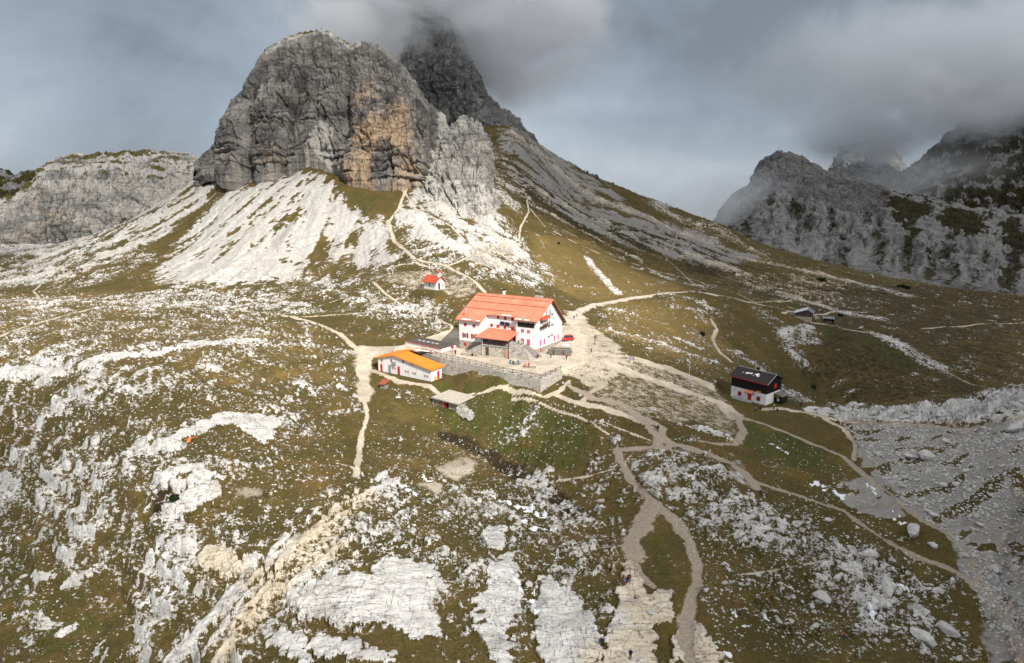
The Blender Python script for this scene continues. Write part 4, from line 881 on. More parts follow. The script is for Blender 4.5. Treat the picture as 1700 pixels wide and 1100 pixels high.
window(an, 'shutter', 'g', 2.95, .95, .95, 2.2, 19.5, M['red']); window(an, 'chest', 'g', 1.5, .8, .35, .95, 19.5, M['yellow'], .3)
MB().box(5.8, 7.0, -.5, -.02, 2.55, 3.4).box(5.9, 6.9, -.54, -.5, 2.65, 3.3).build('ventilator', M['steel'], an)
MB().slab([(0, -.25, -.3), (19.6, -.25, -.55), (19.6, -.02, -.55), (0, -.02, -.3)], 1.).build('footing', M['concrete'], an)
MB().tube((7.5, 6.5, 5.3), (7.5, 6.5, 5.9), .12).build('vent_pipe', M['roofx'], an)
MB().prof([(-2.3, -1.2), (0, -1.2), (0, 2.6), (-.5, 2.6)], 2.2, 4.2, 'y').build('stone_buttress', M['rubblewall'], an)
# ------------------------------------------------------------------ flat-roofed store behind it
FLT = Fr([-32.08, 198.92, 0], -37.4)
fl = frame_thing('flat_roof_store', 'low white store with a dark flat roof between annex and big hut', 'building', FLT)
MB().box(0, 14.8, 0, 6.2, -3, 1.05).build('wall', M['white'], fl); rf2 = MB().box(-.15, 14.95, -.15, 6.4, 1.054, 1.2).build('roof', M['tar'], fl)
MB().box(-.2, 15, -.22, -.152, 1.02, 1.24).build('roof_edge', M['roofx'], rf2)
for k, x in enumerate((2.4, 4.2, 6.0, 7.9, 9.6)): MB().box(x, x + .95, 2.9, 3.5, 1.204, 1.25).build('skylight', M['offwhite'], rf2)
# ------------------------------------------------------------------ chapel
cp = frame_thing('chapel', 'tiny white chapel with bright red roof and bell turret above the big hut', 'chapel', CHP)
MB().prof([(0, -1), (0, 2.85), (2.1, 4.65), (4.2, 2.85), (4.2, -1)], 0, 6.6).build('wall', M['white'], cp)
rr_ = MB().slab([(-.5, -.6, 2.6), (7.3, -.6, 2.6), (7.3, 2.1, 4.92), (-.5, 2.1, 4.92)], .14).slab([(-.5, 2.1, 4.92), (7.3, 2.1, 4.92), (7.3, 4.8, 2.6), (-.5, 4.8, 2.6)], .14).build('roof', M['roofx'], cp)
tw = MB().box(5.6, 6.7, 1.6, 2.6, 4.3, 6.3).build('bell_turret', M['white'], cp)
MB().add([(5.4, 1.4, 6.3), (6.9, 1.4, 6.3), (6.9, 2.8, 6.3), (5.4, 2.8, 6.3), (6.15, 2.1, 7.1)], [(0, 1, 4), (1, 2, 4), (2, 3, 4), (3, 0, 4), (3, 2, 1, 0)]).build('turret_roof', M['roofx'], tw)
MB().box(6.68, 6.72, 1.9, 2.3, 5.2, 6.0).build('belfry_opening', M['black'], tw); MB().bar((6.15, 2.1, 7.), (6.15, 2.1, 7.8), .06, .06).bar((6.15, 1.9, 7.5), (6.15, 2.3, 7.5), .06, .06).build('cross', M['black'], tw)
window(cp, 'window', 'f', 3.1, .45, 1.75, 1.7, 0, M['brownwood']); window(cp, 'door', 'g', 1.6, .95, 1.25, 2.4, 6.6, M['brownwood']); window(cp, 'notice', 'g', 3.2, .3, 1.6, 1.2, 6.6, M['black'])
MB().box(-.3, 7.4, -.35, 4.5, -1.5, .12).build('step', M['concrete'], cp)
# ------------------------------------------------------------------ black and white hut on the ridge
bk = frame_thing('black_and_white_hut', 'black timber over white walls hut with dark roof on the ridge right of the plaza', 'hut', BLK)
MB().box(0, 10.6, 0, 7.2, -2, 3.1).build('lower_wall', M['white'], bk)
MB().prof([(-.06, 3.104), (-.06, 5.9), (3.6, 7.75), (7.26, 5.9), (7.26, 3.104)], -.06, 10.66).build('upper_wall', M['darkwood'], bk)
rk2 = MB().slab([(-.5, -.75, 5.95), (11.2, -.75, 5.95), (11.2, 3.6, 8.08), (-.5, 3.6, 8.08)], .16).slab([(-.5, 3.6, 8.08), (11.2, 3.6, 8.08), (11.2, 7.95, 5.95), (-.5, 7.95, 5.95)], .16).build('roof', M['darkroof'], bk)
MB().slab([(-.55, -.8, 6.0), (11.25, -.8, 6.0), (11.25, -.74, 6.03), (-.55, -.74, 6.03)], .2).build('fascia', M['deepred'], rk2)
MB().slab([(11.1, -.8, 6.0), (11.25, -.8, 6.0), (11.25, 3.6, 8.13), (11.1, 3.6, 8.13)], .06).slab([(-.5, 3.5, 8.14), (11.2, 3.5, 8.14), (11.2, 3.7, 8.14), (-.5, 3.7, 8.14)], .1).build('verge_strip', M['steel'], rk2)
for x, y, s in ((2.3, 1.6, .16), (3.6, 1.7, .5), (4.6, 1.9, .42), (5.6, 1.4, .14), (6.4, 2.0, .6), (6.9, 1.5, .35)):
    z = 5.95 + (y + .75) * .49 + .05; n = 11
    MB().slab([(x + s * (1 + .55 * math.sin(2.4 * i)) * math.cos(2 * math.pi * i / n), y + .6 * s * (1 + .5 * math.sin(4.1 * i)) * math.sin(2 * math.pi * i / n), z + .6 * s * (1 + .5 * math.sin(4.1 * i)) * math.sin(2 * math.pi * i / n) * .49) for i in range(n)], .05).build('snow_patch', M['snow'], rk2)
MB().box(4.9, 5.6, 3.9, 4.5, 7.2, 8.6).build('chimney', M['black'], rk2)
for u in (2.7, 8.4): window(bk, 'shutter', 'f', u, 1.05, 1.4, 1.2, 0, M['deepred'])
window(bk, 'door', 'f', 5.75, 1.05, 1.15, 2.3, 0, M['red']); window(bk, 'shutter', 'g', 4.2, 1.25, 4.7, 1.25, 10.66, M['red'])
MB().slab([(4.4, -1.0, 2.6), (7.0, -1.0, 2.6), (7.0, -.01, 3.25), (4.4, -.01, 3.25)], .1).build('porch_roof', M['roof'], bk)
for x in (4.6, 6.8): MB().bar((x, -.05, 1.9), (x, -.85, 2.5), .1, .1).build('bracket', M['brownwood'], bk)
window(bk, 'sign_board', 'f', 8.3, 1.3, 3.35, .3, -.06, M['yellow'], .05)
sh = MB().box(10.66, 12.9, 4.0, 7.0, -.8, 2.1).build('shed', M['darkwood'], bk)
MB().slab([(10.68, 3.7, 2.7), (13.2, 3.7, 2.25), (13.2, 7.3, 2.25), (10.68, 7.3, 2.7)], .12).build('shed_roof', M['greywood'], sh)
MB().box(11.6, 12.2, 3.95, 3.99, .7, 1.4).build('notice', M['offwhite'], sh); MB().box(11., 12.2, 3.94, 3.98, 1.75, 1.95).build('sign_board', M['yellow'], sh)
for k in range(3): MB().box(1 + k * .1, 6.9, -.9 - .25 * k, -.66 - .25 * k, -1., .55 - k * .22).build('step', M['concrete'], bk)
# ------------------------------------------------------------------ dugout store, shrine and valley sheds
_o = at(720, 667); _d = at(752, 675); DUG = Fr([_o[0], _o[1], _d[2] - .15], -36.6)
dg = frame_thing('dugout_store', 'half buried stone dugout with grey slab roof and red door below the terrace', 'dugout', DUG)
MB().box(.3, 8.2, 0, 4.5, -1.5, 2.1).build('wall', M['palewall'], dg); MB().slab([(-.3, -.6, 2.35), (8.9, -.6, 2.3), (9.4, 5.5, 2.9), (.6, 5.5, 3.0)], .22).build('roof_slab', flat('sandy_gravel', (.50, .44, .36), .97, .3, 1.5, .04), dg)
MB().bar((-.3, -.63, 2.2), (8.9, -.63, 2.15), .08, .3).build('roof_edge', M['steel'], dg)
window(dg, 'door', 'f', 4.1, .75, 1.0, 2.0, 0, M['red']); window(dg, 'doorway', 'f', 4.85, .7, 1.0, 2.0, 0, M['black']); window(dg, 'shutter', 'f', 2.4, 1.3, 1.1, 1.5, 0, flat('weathered_red_boards', (.30, .15, .11)))
def heap(x0, x1, y0, y1, h, seed):      # a rough dry-stone flank that dies into the slope
    n = 14; mm = 8; vs = []; 
    for j in range(mm):
        for i in range(n):
            s_, t_ = i / (n - 1), j / (mm - 1); e_ = math.sin(math.pi * min(1, t_ + .02)) ** .5
            vs.append((x0 + (x1 - x0) * s_, y0 + (y1 - y0) * t_, -1.2 + (h + 1.2) * e_ * (1 - .75 * s_) + .25 * math.sin(5 * i + seed * j + j * j)))
    fs = [(j * n + i, j * n + i + 1, (j + 1) * n + i + 1, (j + 1) * n + i) for j in range(mm - 1) for i in range(n - 1)]
    k = len(vs); vs += [(x0, y0, -2.), (x1, y0, -2.), (x1, y1, -2.), (x0, y1, -2.)]
    return MB().add(vs, fs)
heap(8.25, 13.5, -1.0, 3.2, 2.0, 1).build('stone_flank', M['rubblewall'], dg); heap(.25, -3.2, -.6, 3.0, 2.0, 2).build('stone_flank', M['rubblewall'], dg)
q = at(637, 640)
t = thing('shrine', 'little tilted rust red shelter on a stone heap below the orange annex', 'shrine', (q[0], q[1], q[2] + .25), R(-25))
MB().box(-.9, .9, -.4, .8, -.6, .5).build('stone_base', M['rubblewall'], t); MB().slab([(-1.1, -.9, .9), (1.0, -.9, 1.0), (1.5, .8, 2.0), (-.7, .8, 1.9)], .15).build('roof', flat('rust_red_sheet', (.34, .095, .055), .7, .3, 2.), t); MB().box(-.8, .8, .3, .6, .5, 1.5).build('back_board', M['brownwood'], t)
BRN = Fr(at(1319.5, 527), -28)
bn = frame_thing('barn', 'old grey timber barn with pale metal roof in the right valley', 'barn', BRN)
MB().prof([(0, -1.5), (0, 2.0), (4.9, 3.7), (7.0, 2.4), (7.0, -1.5)], 0, 6.5, 'y').build('wall', planks('barn_boards', (.125, .10, .085), 3, 0), bn)
MB().slab([(-.6, -.7, 1.95), (4.9, -.7, 3.95), (4.9, 7.2, 3.95), (-.6, 7.2, 1.95)], .14).build('roof', flat('pale_metal_roof', (.55, .57, .60), .5, .15, 1.), bn)
MB().slab([(4.9, -.7, 3.95), (7.7, -.7, 2.3), (7.7, 7.2, 2.3), (4.9, 7.2, 3.95)], .14).build('roof', flat('patched_grey_roof', (.24, .245, .26), .6, .5, .6), bn)
MB().box(3.2, 4.4, -.05, 0, .2, 2.1).build('door', M['brownwood'], bn); MB().box(-.05, 7.05, -.08, -.01, -1.5, .6).build('stone_base', M['stone'], bn)
q = at(1367, 535.5)
t = thing('open_shed', 'small dark open shed with grey roof just right of the old barn', 'shed', tuple(q), R(-20))
MB().box(0, 4.2, 1.6, 1.75, -.8, 1.7).box(0, .15, 0, 1.6, -.8, 1.6).box(4.05, 4.2, 0, 1.6, -.8, 1.6).build('wall', M['darkwood'], t); MB().slab([(-.4, -.5, 1.7), (4.6, -.5, 1.7), (4.6, 2.6, 2.3), (-.4, 2.6, 2.3)], .12).build('roof', bpy.data.materials['patched_grey_roof'], t); MB().box(.4, 3.6, .8, 1.5, -.8, .5).build('hay_rack', M['greywood'], t)

# ------------------------------------------------------------------ terrace wall and railing
def wall_line(pts, z0s, h_top, thick, name, label, cat, mat):
    b = MB(); n = len(pts)
    nr = []
    for i in range(n):
        a = np.array(pts[max(0, i - 1)]); c = np.array(pts[min(n - 1, i + 1)]); d = (c - a) / np.linalg.norm(c - a); nr.append(np.array([d[1], -d[0]]))
    vs = []
    for i, p_ in enumerate(pts):
        p_ = np.array(p_); o = nr[i]; w = .8
        vs += [(*(p_ + o * (thick * .5 + .45)), z0s[i]), (*(p_ + o * thick * .5), h_top), (*(p_ - o * 1.7), h_top), (*(p_ - o * 1.7), z0s[i])]
    fs = [(0, 1, 2, 3), tuple(4 * (n - 1) + k for k in (3, 2, 1, 0))]
    for i in range(n - 1):
        for k in range(4): fs.append((4 * i + k, 4 * i + (k + 1) % 4, 4 * i + 4 + (k + 1) % 4, 4 * i + 4 + k))
    o = b.add(vs, fs).build(name, mat); return tag(o, label, cat)
TW = [TERR[i] for i in (1, 2, 3, 4, 5, 6, 7)]; TW2 = []
for a, c in zip(TW[:-1], TW[1:]):
    n = max(2, int(np.linalg.norm(c - a) / 2.0)); TW2 += [a + (c - a) * k / n for k in range(n)]
TW2.append(TW[-1])
wall_line([tuple(p_) for p_ in TW2], [-9.] * len(TW2), .06, .7, 'terrace_wall', 'tall rough stone retaining wall holding up the hut terrace', 'retaining wall', M['stone'])
rl_ = thing('railing', 'brown timber railing with crossed braces along the terrace edge', 'railing', (TW2[0][0], TW2[0][1], 0))
o2 = np.array([TW2[0][0], TW2[0][1], 0.]); PR = [np.array([*p_, .12]) - o2 for p_ in TW2]
for i, p_ in enumerate(PR): MB().box(p_[0] - .06, p_[0] + .06, p_[1] - .06, p_[1] + .06, .12, 1.2).build('post', M['brownwood'], rl_)
for a, c in zip(PR[:-1], PR[1:]):
    up = np.array([0, 0, 1.]); MB().bar(a + up * 1.0, c + up * 1.0, .08, .1).build('top_rail', M['brownwood'], rl_)
    MB().bar(a + up * .15, c + up * .9, .05, .06).bar(a + up * .9, c + up * .15, .05, .06).build('brace', M['brownwood'], rl_)

# ------------------------------------------------------------------ small things on the plaza
def trestle_bench(px, py, z, rot, label, w=2.2):
    q = gp(px, py, z); t = thing('bench', label, 'bench', (q[0], q[1], z), R(rot), 'timber benches by the hut')
    MB().box(0, w, 0, .4, .40, .46).build('seat', M['greywood'], t)
    for x in (.2, w - .3): MB().box(x, x + .1, .03, .37, -.1, .398).build('leg', M['brownwood'], t)
trestle_bench(851, 603.5, 0, -20, 'timber bench at the foot of the stone stairs by the blue hikers')
trestle_bench(868, 609.5, 0, -20, 'timber bench below the stairs where orange and red hikers sit', 3.6)
trestle_bench(765, 588.5, 0, -26, 'long low timber bench at the foot of the left stairs', 5.)
q = gp(910, 588, 0); t = thing('timber_stack', 'low pen of stacked grey logs and planks beside the gable wall', 'timber stack', tuple(q), R(-14))
for k, (y, z, l_) in enumerate(((0, .25, 6.6), (0, .7, 6.4), (0, 1.1, 6.2), (.0, 1.5, 6.3), (3.6, .25, 6.), (3.6, .7, 5.8), (3.6, 1.1, 5.9))): MB().tube((0, y, z), (l_, y + .1 * k, z), .23, 8).build('log', M['greywood'], t)
for x in (0, 6.1): MB().box(x, x + .25, .1, 3.7, -.2, 1.0).build('plank_end', M['greywood'], t)
for x in (1.6, 4.4): MB().box(x, x + .15, -.4, -.25, -.3, 1.6).build('stake', M['brownwood'], t)
def board_sign(px, py, rot, label, w, h, hh, mat, group=None):
    q = at(px, py); t = thing('sign', label, 'sign', tuple(q), R(rot), group)
    for x in (-w / 2, w / 2): MB().box(x - .06, x + .06, -.06, .06, -.3, hh).build('post', M['brownwood'], t)
    MB().box(-w / 2 + .07, w / 2 - .07, -.05, .05, hh - h, hh - .05).build('board', mat, t)
board_sign(1048.5, 604.5, -18, 'grey information board on two posts beside the wide path', 1.1, 1.0, 2.1, flat('faded_map_board', (.36, .37, .44), .6, .3, 3.))
q = at(987.5, 571.5); t = thing('signpost', 'tall dark wayfinding post with finger boards right of the hut', 'signpost', tuple(q), R(10))
MB().box(-.1, .1, -.1, .1, -.3, 3.0).build('post', M['brownwood'], t)
for z, s_ in ((2.75, 1), (2.45, -1), (2.15, 1)): MB().box(-.15 if s_ > 0 else -.75, .75 if s_ > 0 else .15, -.15, -.1, z - .1, z + .1).build('finger_board', M['darkwood'], t)
q = at(1148.5, 487); t = thing('signpost', 'thin signpost beside the group of hikers on the pass', 'signpost', tuple(q))
MB().box(-.07, .07, -.07, .07, -.3, 2.4).build('post', M['brownwood'], t); MB().box(-.5, .5, -.1, -.06, 2.0, 2.3).build('finger_board', M['brownwood'], t)
q = at(1143.5, 632); t = thing('pole', 'slender pale pole set in a stone footing left of the black hut', 'pole', tuple(q))
MB().tube((0, 0, -.3), (0, 0, 6.3), .07, 8, .04).build('mast', M['offwhite'], t); MB().tube((0, 0, -.4), (0, 0, .45), .75, 9, .45).build('footing', M['concrete'], t)
q = at(979, 583); t = thing('fountain', 'small grey stone trough with a dark spout post on the plaza', 'fountain', tuple(q), R(-15))
MB().box(-1.1, .2, -.4, .4, -.2, .5).build('trough', M['concrete'], t); MB().tube((.5, 0, -.2), (.5, 0, 1.2), .14).build('spout_post', M['black'], t)
q = gp(751, 585, 0); t = thing('round_sign', 'round red disc on a dark post left of the big hut', 'sign', tuple(q))
MB().tube((0, 0, -.4), (0, 0, 1.3), .08).build('post', M['black'], t); MB().tube((0, -.08, 1.65), (0, -.02, 1.65), .5, 14).build('disc', M['red'], t)
q = gp(674, 667, -7.3)
for px, py, lab in ((528, 52, 'summit cross standing on the dark crag top'),):
    cq = dp(533, 51.5, 471.); t = thing('summit_cross', 'thin leaning wooden cross on top of the dark crag', 'cross', tuple(cq))
    MB().bar((0, 0, -1.5), (.35, 0, 2.7), .14, .14).build('upright', M['brownwood'], t); MB().bar((-.5, 0, 1.75), (1.0, 0, 1.95), .12, .12).build('crossbar', M['brownwood'], t)
cq = at(315, 731); t = thing('marker_cross', 'orange painted marker board with a thin crossbar on grey slab', 'marker', (cq[0], cq[1], cq[2] + .05), R(12))
MB().slab([(-.35, -1.3, .12), (.35, -1.3, .12), (.2, 1.5, .5), (-.45, 1.5, .5)], .1).build('board', flat('signal_orange', (.80, .22, .10), .6), t); MB().bar((-2.4, -.25, .1), (1.5, .35, .55), .12, .08).build('crossbar', bpy.data.materials['signal_orange'], t)
# car behind the gable
q = gp(942, 565, 0); t = thing('parked_car', 'red car with dark windows parked behind the gable of the big hut', 'car', (q[0], q[1], .0), R(28))
bd = MB().prof([(-2.1, .35), (-2.15, .85), (-1.1, 1.0), (-.55, 1.0), (1.75, 1.05), (2.05, .95), (2.1, .35)], -.85, .85, 'y').build('body', flat('red_car_paint', (.50, .02, .02), .3, .05, 1., 0, 0, .5), t, .06)
MB().prof([(-1.0, 1.0), (-.45, 1.62), (1.45, 1.66), (1.85, 1.05)], -.72, .72, 'y').build('cabin', M['glass'], t, .05); MB().box(-.4, 1.35, -.68, .68, 1.64, 1.7).build('roof', bpy.data.materials['red_car_paint'], t)
for x in (-1.35, 1.35):
    for y in (-.86, .86):
        w = MB().tube((x, y - .1, .34), (x, y + .1, .34), .34, 16).build('wheel', M['black'], t); MB().tube((x, y - .115, .34), (x, y + .115, .34), .19, 12).build('rim', M['steel'], w)
for y in (-.6, .6): MB().box(-2.19, -2.1, y - .17, y + .17, .68, .84).build('headlight', M['offwhite'], t)
hp = MB(); q = gp(938, 572.5, 0)
for k in range(7): hp.add([(q[0] + .9 * math.cos(k) * (k / 7) + dx, q[1] + .7 * math.sin(2 * k) * (k / 7) + dy, dz - .1) for dx, dy, dz in ((-.6, -.4, 0), (.6, -.4, 0), (.5, .5, 0), (-.5, .5, 0), (0, 0, .75))], [(0, 1, 4), (1, 2, 4), (2, 3, 4), (3, 0, 4)])
tag(hp.build('snow_heap', M['snow']), 'small heap of white snow at the rear corner of the gable', 'snow heap')

# ------------------------------------------------------------------ people
def skin_mesh(name, verts, edges, radii, root=0, lev=1):
    me = bpy.data.meshes.new(name + '_tmp'); me.from_pydata(verts, edges, []); o = bpy.data.objects.new('tmp', me); col.objects.link(o)
    o.modifiers.new('s', 'SKIN'); me.skin_vertices if hasattr(me, 'skin_vertices') else None
    sv = me.skin_vertices[0].data if len(me.skin_vertices) else None
    if sv is None:
        bm = bmesh.new(); bm.from_mesh(me); bm.verts.layers.skin.verify(); bm.to_mesh(me); bm.free(); sv = me.skin_vertices[0].data
    for i, r_ in enumerate(radii): sv[i].radius = (r_, r_ * .85) if not isinstance(r_, tuple) else r_; sv[i].use_root = (i == root)
    o.modifiers['s'].use_smooth_shade = True
    ss_ = o.modifiers.new('u', 'SUBSURF'); ss_.levels = lev; ss_.render_levels = lev
    ev = o.evaluated_get(bpy.context.evaluated_depsgraph_get()); out = bpy.data.meshes.new_from_object(ev); out.name = name
    bpy.data.objects.remove(o); bpy.data.meshes.remove(me); return out
def pose_points(pose):
    J = dict(pel=(0, 0, .95), spi=(0, .01, 1.15), che=(0, .0, 1.36), nec=(0, .02, 1.50), he1=(0, .04, 1.60), he2=(0, .03, 1.71))
    for s_, k in ((-1, 'l'), (1, 'r')):
        J.update({'sh' + k: (s_ * .19, 0, 1.42), 'el' + k: (s_ * .26, -.03, 1.14), 'wr' + k: (s_ * .25, .10, .92), 'hi' + k: (s_ * .10, 0, .92), 'kn' + k: (s_ * .11, .03, .50), 'an' + k: (s_ * .11, -.02, .09), 'to' + k: (s_ * .12, .15, .04)})
    if pose == 'walk':
        J.update(knl=(-.11, .18, .54), anl=(-.11, .24, .12), tol=(-.12, .40, .07), knr=(.11, -.02, .50), anr=(.11, -.28, .13), tor=(.12, -.13, .04), ell=(-.27, -.12, 1.16), wrl=(-.25, -.10, .92), elr=(.27, .08, 1.15), wrr=(.24, .27, 1.0))
    if pose in ('sit', 'crouch'):
        dz = -.47 if pose == 'sit' else -.60; lean = .06 if pose == 'sit' else .22
        for k in list(J):
            x, y, z = J[k]
            if k[:2] not in ('kn', 'an', 'to', 'hi'): J[k] = (x, y + lean * max(0, (z - .95) / .6), z + dz)
        for s_, k in ((-1, 'l'), (1, 'r')):
            J['hi' + k] = (s_ * .10, .02, .92 + dz); J['kn' + k] = (s_ * .14, .42, .50); J['an' + k] = (s_ * .14, .40 if pose == 'sit' else .16, .09); J['to' + k] = (s_ * .15, .56 if pose == 'sit' else .32, .04)
            J['el' + k] = (s_ * .27, .12, 1.16 + dz); J['wr' + k] = (s_ * .15, .33, 1.05 + dz)
    return J
def build_person(pose):
    J = pose_points(pose); V = []; E_ = []; Rr = []; ix = {}
    def v(n_, p_, r_): ix[n_] = len(V); V.append(p_); Rr.append(r_); return ix[n_]
    def e_(a, c): E_.append((ix[a], ix[c]))
    rad = dict(pel=.15, spi=.135, che=.15, nec=.058, he1=.088, he2=.095); order = ['pel', 'spi', 'che', 'nec', 'he1', 'he2']
    for n_ in order: v(n_, J[n_], rad[n_])
    for a, c in zip(order[:-1], order[1:]): e_(a, c)
    v('nose', tuple(np.array(J['he1']) + np.array([0, .105, .02])), .02); e_('he1', 'nose')
    for k in 'lr':
        s_ = -1 if k == 'l' else 1
        for n_, r_ in (('sh', .065), ('el', .048), ('wr', .033)): v(n_ + k, J[n_ + k], r_)
        e_('che', 'sh' + k); e_('sh' + k, 'el' + k); e_('el' + k, 'wr' + k)
        w = np.array(J['wr' + k]); d = w - np.array(J['el' + k]); d /= np.linalg.norm(d); sd = np.array([0, 1., 0]) - d * d[1]; sd /= np.linalg.norm(sd) + 1e-6
        v('pa' + k, tuple(w + d * .07), .036); e_('wr' + k, 'pa' + k)
        for f_ in range(4):
            o_ = sd * (.03 - .02 * f_); v(f'f{f_}a{k}', tuple(w + d * .12 + o_), .011); v(f'f{f_}b{k}', tuple(w + d * (.165 + .012 * (f_ in (1, 2))) + o_ - np.array([s_ * .02, 0, 0])), .009); e_('pa' + k, f'f{f_}a{k}'); e_(f'f{f_}a{k}', f'f{f_}b{k}')
        v('th' + k, tuple(w + d * .07 + sd * .055), .011); e_('pa' + k, 'th' + k)
        for n_, r_ in (('hi', .095), ('kn', .068), ('an', .048), ('to', .04)): v(n_ + k, J[n_ + k], r_)
        e_('pel', 'hi' + k); e_('hi' + k, 'kn' + k); e_('kn' + k, 'an' + k); e_('an' + k, 'to' + k)
    ms = {'person': skin_mesh('person_body', V, E_, Rr)}
    def sub(name, names, eds, rd):
        ii = {n_: i for i, n_ in enumerate(names)}
        ms[name] = skin_mesh(name, [J[n_] for n_ in names], [(ii[a], ii[c]) for a, c in eds], rd)
    sub('jacket', ['pel', 'spi', 'che', 'shl', 'ell', 'wrl', 'shr', 'elr', 'wrr', 'nec'], [('pel', 'spi'), ('spi', 'che'), ('che', 'nec'), ('che', 'shl'), ('shl', 'ell'), ('ell', 'wrl'), ('che', 'shr'), ('shr', 'elr'), ('elr', 'wrr')], [.18, .17, .185, .09, .07, .052, .09, .07, .052, .075])
    sub('trousers', ['pel', 'hil', 'knl', 'anl', 'hir', 'knr', 'anr'], [('pel', 'hil'), ('hil', 'knl'), ('knl', 'anl'), ('pel', 'hir'), ('hir', 'knr'), ('knr', 'anr')], [.17, .12, .09, .068, .12, .09, .068])
    for k in 'lr': J['hee' + k] = tuple(np.array(J['an' + k]) + np.array([0, -.04, -.04]))
    for k in 'lr': sub('boot_' + k, ['hee' + k, 'to' + k], [('hee' + k, 'to' + k)], [.068, .055])
    h1, h2 = np.array(J['he1']), np.array(J['he2'])
    J['c1'] = tuple(h2 + [0, -.03, -.03]); J['c2'] = tuple(h2 + [0, -.01, .03]); sub('hat', ['c1', 'c2'], [('c1', 'c2')], [.115, .10])
    c_ = np.array(J['che']); s2 = np.array(J['spi']); J['b1'] = tuple(s2 + [0, -.25, -.02]); J['b2'] = tuple(c_ + [0, -.25, .08]); sub('backpack', ['b1', 'b2'], [('b1', 'b2')], [.17, .14])
    return ms
POSES = {p_: build_person(p_) for p_ in ('stand', 'walk', 'sit', 'crouch')}
CM = {}
def cloth(c):
    k = tuple(c)
    if k not in CM: CM[k] = flat('fabric', c, .85, .15, 4.)
    return CM[k]
SKIN = flat('skin', (.42, .25, .18), .6, .05); DARK = (.014, .015, .02); NAVY = (.015, .03, .11); BLUE = (.03, .13, .36); RED = (.52, .02, .02); GREEN = (.03, .26, .13); GREY = (.09, .09, .10); TEAL = (.02, .16, .22); ORANGE = (.60, .14, .02); LIME = (.45, .55, .05); PURP = (.13, .08, .28); BROWN = (.09, .05, .03)
def person(px, py, pose, rot, jk, tr, hat, label, pack=None, z=None, group=None, p3=None, k=1.):
    q = p3 if p3 is not None else (gp(px, py, z) if z is not None else at(px, py)); ms = POSES[pose]
    def ob(name, me, mat, par=None):
        o = bpy.data.objects.new(name, me); col.objects.link(o)
        if not len(me.materials): me.materials.append(mat)
        o.material_slots[0].link = 'OBJECT'; o.material_slots[0].material = mat
        if par: o.parent = par
        return o
    b_ = ob('person', ms['person'], SKIN); b_.location = (q[0], q[1], q[2]); b_.rotation_euler = (0, 0, R(rot)); b_.scale = (k, k, k); tag(b_, label, 'person', group)
    ob('jacket', ms['jacket'], cloth(jk), b_); ob('trousers', ms['trousers'], cloth(tr), b_)
    for s_ in 'lr': ob('boot', ms['boot_' + s_], cloth(BROWN), b_)
    ob('hat', ms['hat'], cloth(hat), b_)
    if pack: ob('backpack', ms['backpack'], cloth(pack), b_)
    return b_
# rot 0 faces away from the camera
person(1000, 1078, 'walk', -10, NAVY, DARK, DARK, 'hiker in dark blue jacket walking on pale slab at the picture bottom, no pack')
person(1046, 1101, 'stand', 5, NAVY, DARK, DARK, 'hiker in navy jacket with dark backpack at the very bottom edge', DARK)
person(1036, 977, 'walk', 10, PURP, (.30, .07, .02), BLUE, 'hiker in purple jacket and rust trousers with light blue pack', (.10, .30, .60))
person(1044, 976, 'walk', -5, DARK, DARK, (.25, .05, .02), 'hiker in black with a red backpack beside the purple hiker', RED)
person(1092, 716, 'walk', 180, DARK, DARK, DARK, 'lone dark clad hiker on the stony patch beside the wide dirt path')
person(1064, 812, 'walk', 20, DARK, GREY, TEAL, 'lone hiker in dark clothes on the narrow path below the junction')
person(1320, 674, 'stand', 60, TEAL, TEAL, TEAL, 'hiker in teal jacket standing just right of the black hut shed')
person(1329, 676, 'stand', -60, GREY, DARK, DARK, 'hiker in dark grey beside the teal hiker right of the black hut')
person(1255.5, 680.5, 'crouch', 60, GREEN, DARK, DARK, 'crouching hiker in bright green in front of the black hut')
person(1262.5, 679.5, 'crouch', 90, DARK, DARK, DARK, 'crouching hiker all in black in front of the black hut')
person(1284.5, 680.5, 'stand', 180, (.20, .45, .06), DARK, GREY, 'hiker in lime green standing by the white gable of the black hut')
person(1291, 683, 'crouch', 120, DARK, GREY, (.4, .05, .06), 'hiker in dark jacket and red hat crouching by the black hut shed')
person(756, 589.5, 'stand', 0, DARK, DARK, DARK, 'hiker in black standing at the left corner of the big hut', z=0)
person(698, 523, 'walk', 80, (.40, .04, .08), GREY, DARK, 'hiker in red on the path left of the big hut roof')
person(721, 530, 'walk', -80, (.14, .18, .42), NAVY, GREY, 'hiker in pale blue on the path left of the big hut roof')
person(785, 479, 'walk', 60, DARK, DARK, DARK, 'dark clad hiker in a pair above the big hut roof, on the left', group='pair of dark hikers above the hut')
person(789, 478.5, 'walk', 60, DARK, GREY, NAVY, 'dark clad hiker in a pair above the big hut roof, on the right', group='pair of dark hikers above the hut')
person(953, 529.5, 'walk', 20, BLUE, NAVY, DARK, 'hiker in blue on the path behind the gable of the big hut')
person(957.5, 526, 'walk', 20, (.40, .12, .30), (.25, .08, .15), GREY, 'hiker in pink on the path behind the gable of the big hut')
person(893, 594, 'sit', 150, (.05, .012, .015), DARK, DARK, 'dark clad hiker sitting against the stone foot of the gable', z=0)
person(940.5, 597, 'stand', 30, (.35, .03, .03), DARK, RED, 'hiker in dark red standing at the right end of the log pen')
person(914.5, 593.5, 'stand', 0, (.12, .13, .14), DARK, DARK, 'hiker in grey standing in front of the log pen')
person(847.5, 603, 'sit', 170, (.06, .18, .40), NAVY, GREY, 'hiker in pale blue sitting at the foot of the stone stairs, leftmost', z=-.05)
person(852, 605, 'sit', 190, DARK, DARK, DARK, 'hiker in black sitting between two blue hikers below the stairs', z=-.05)
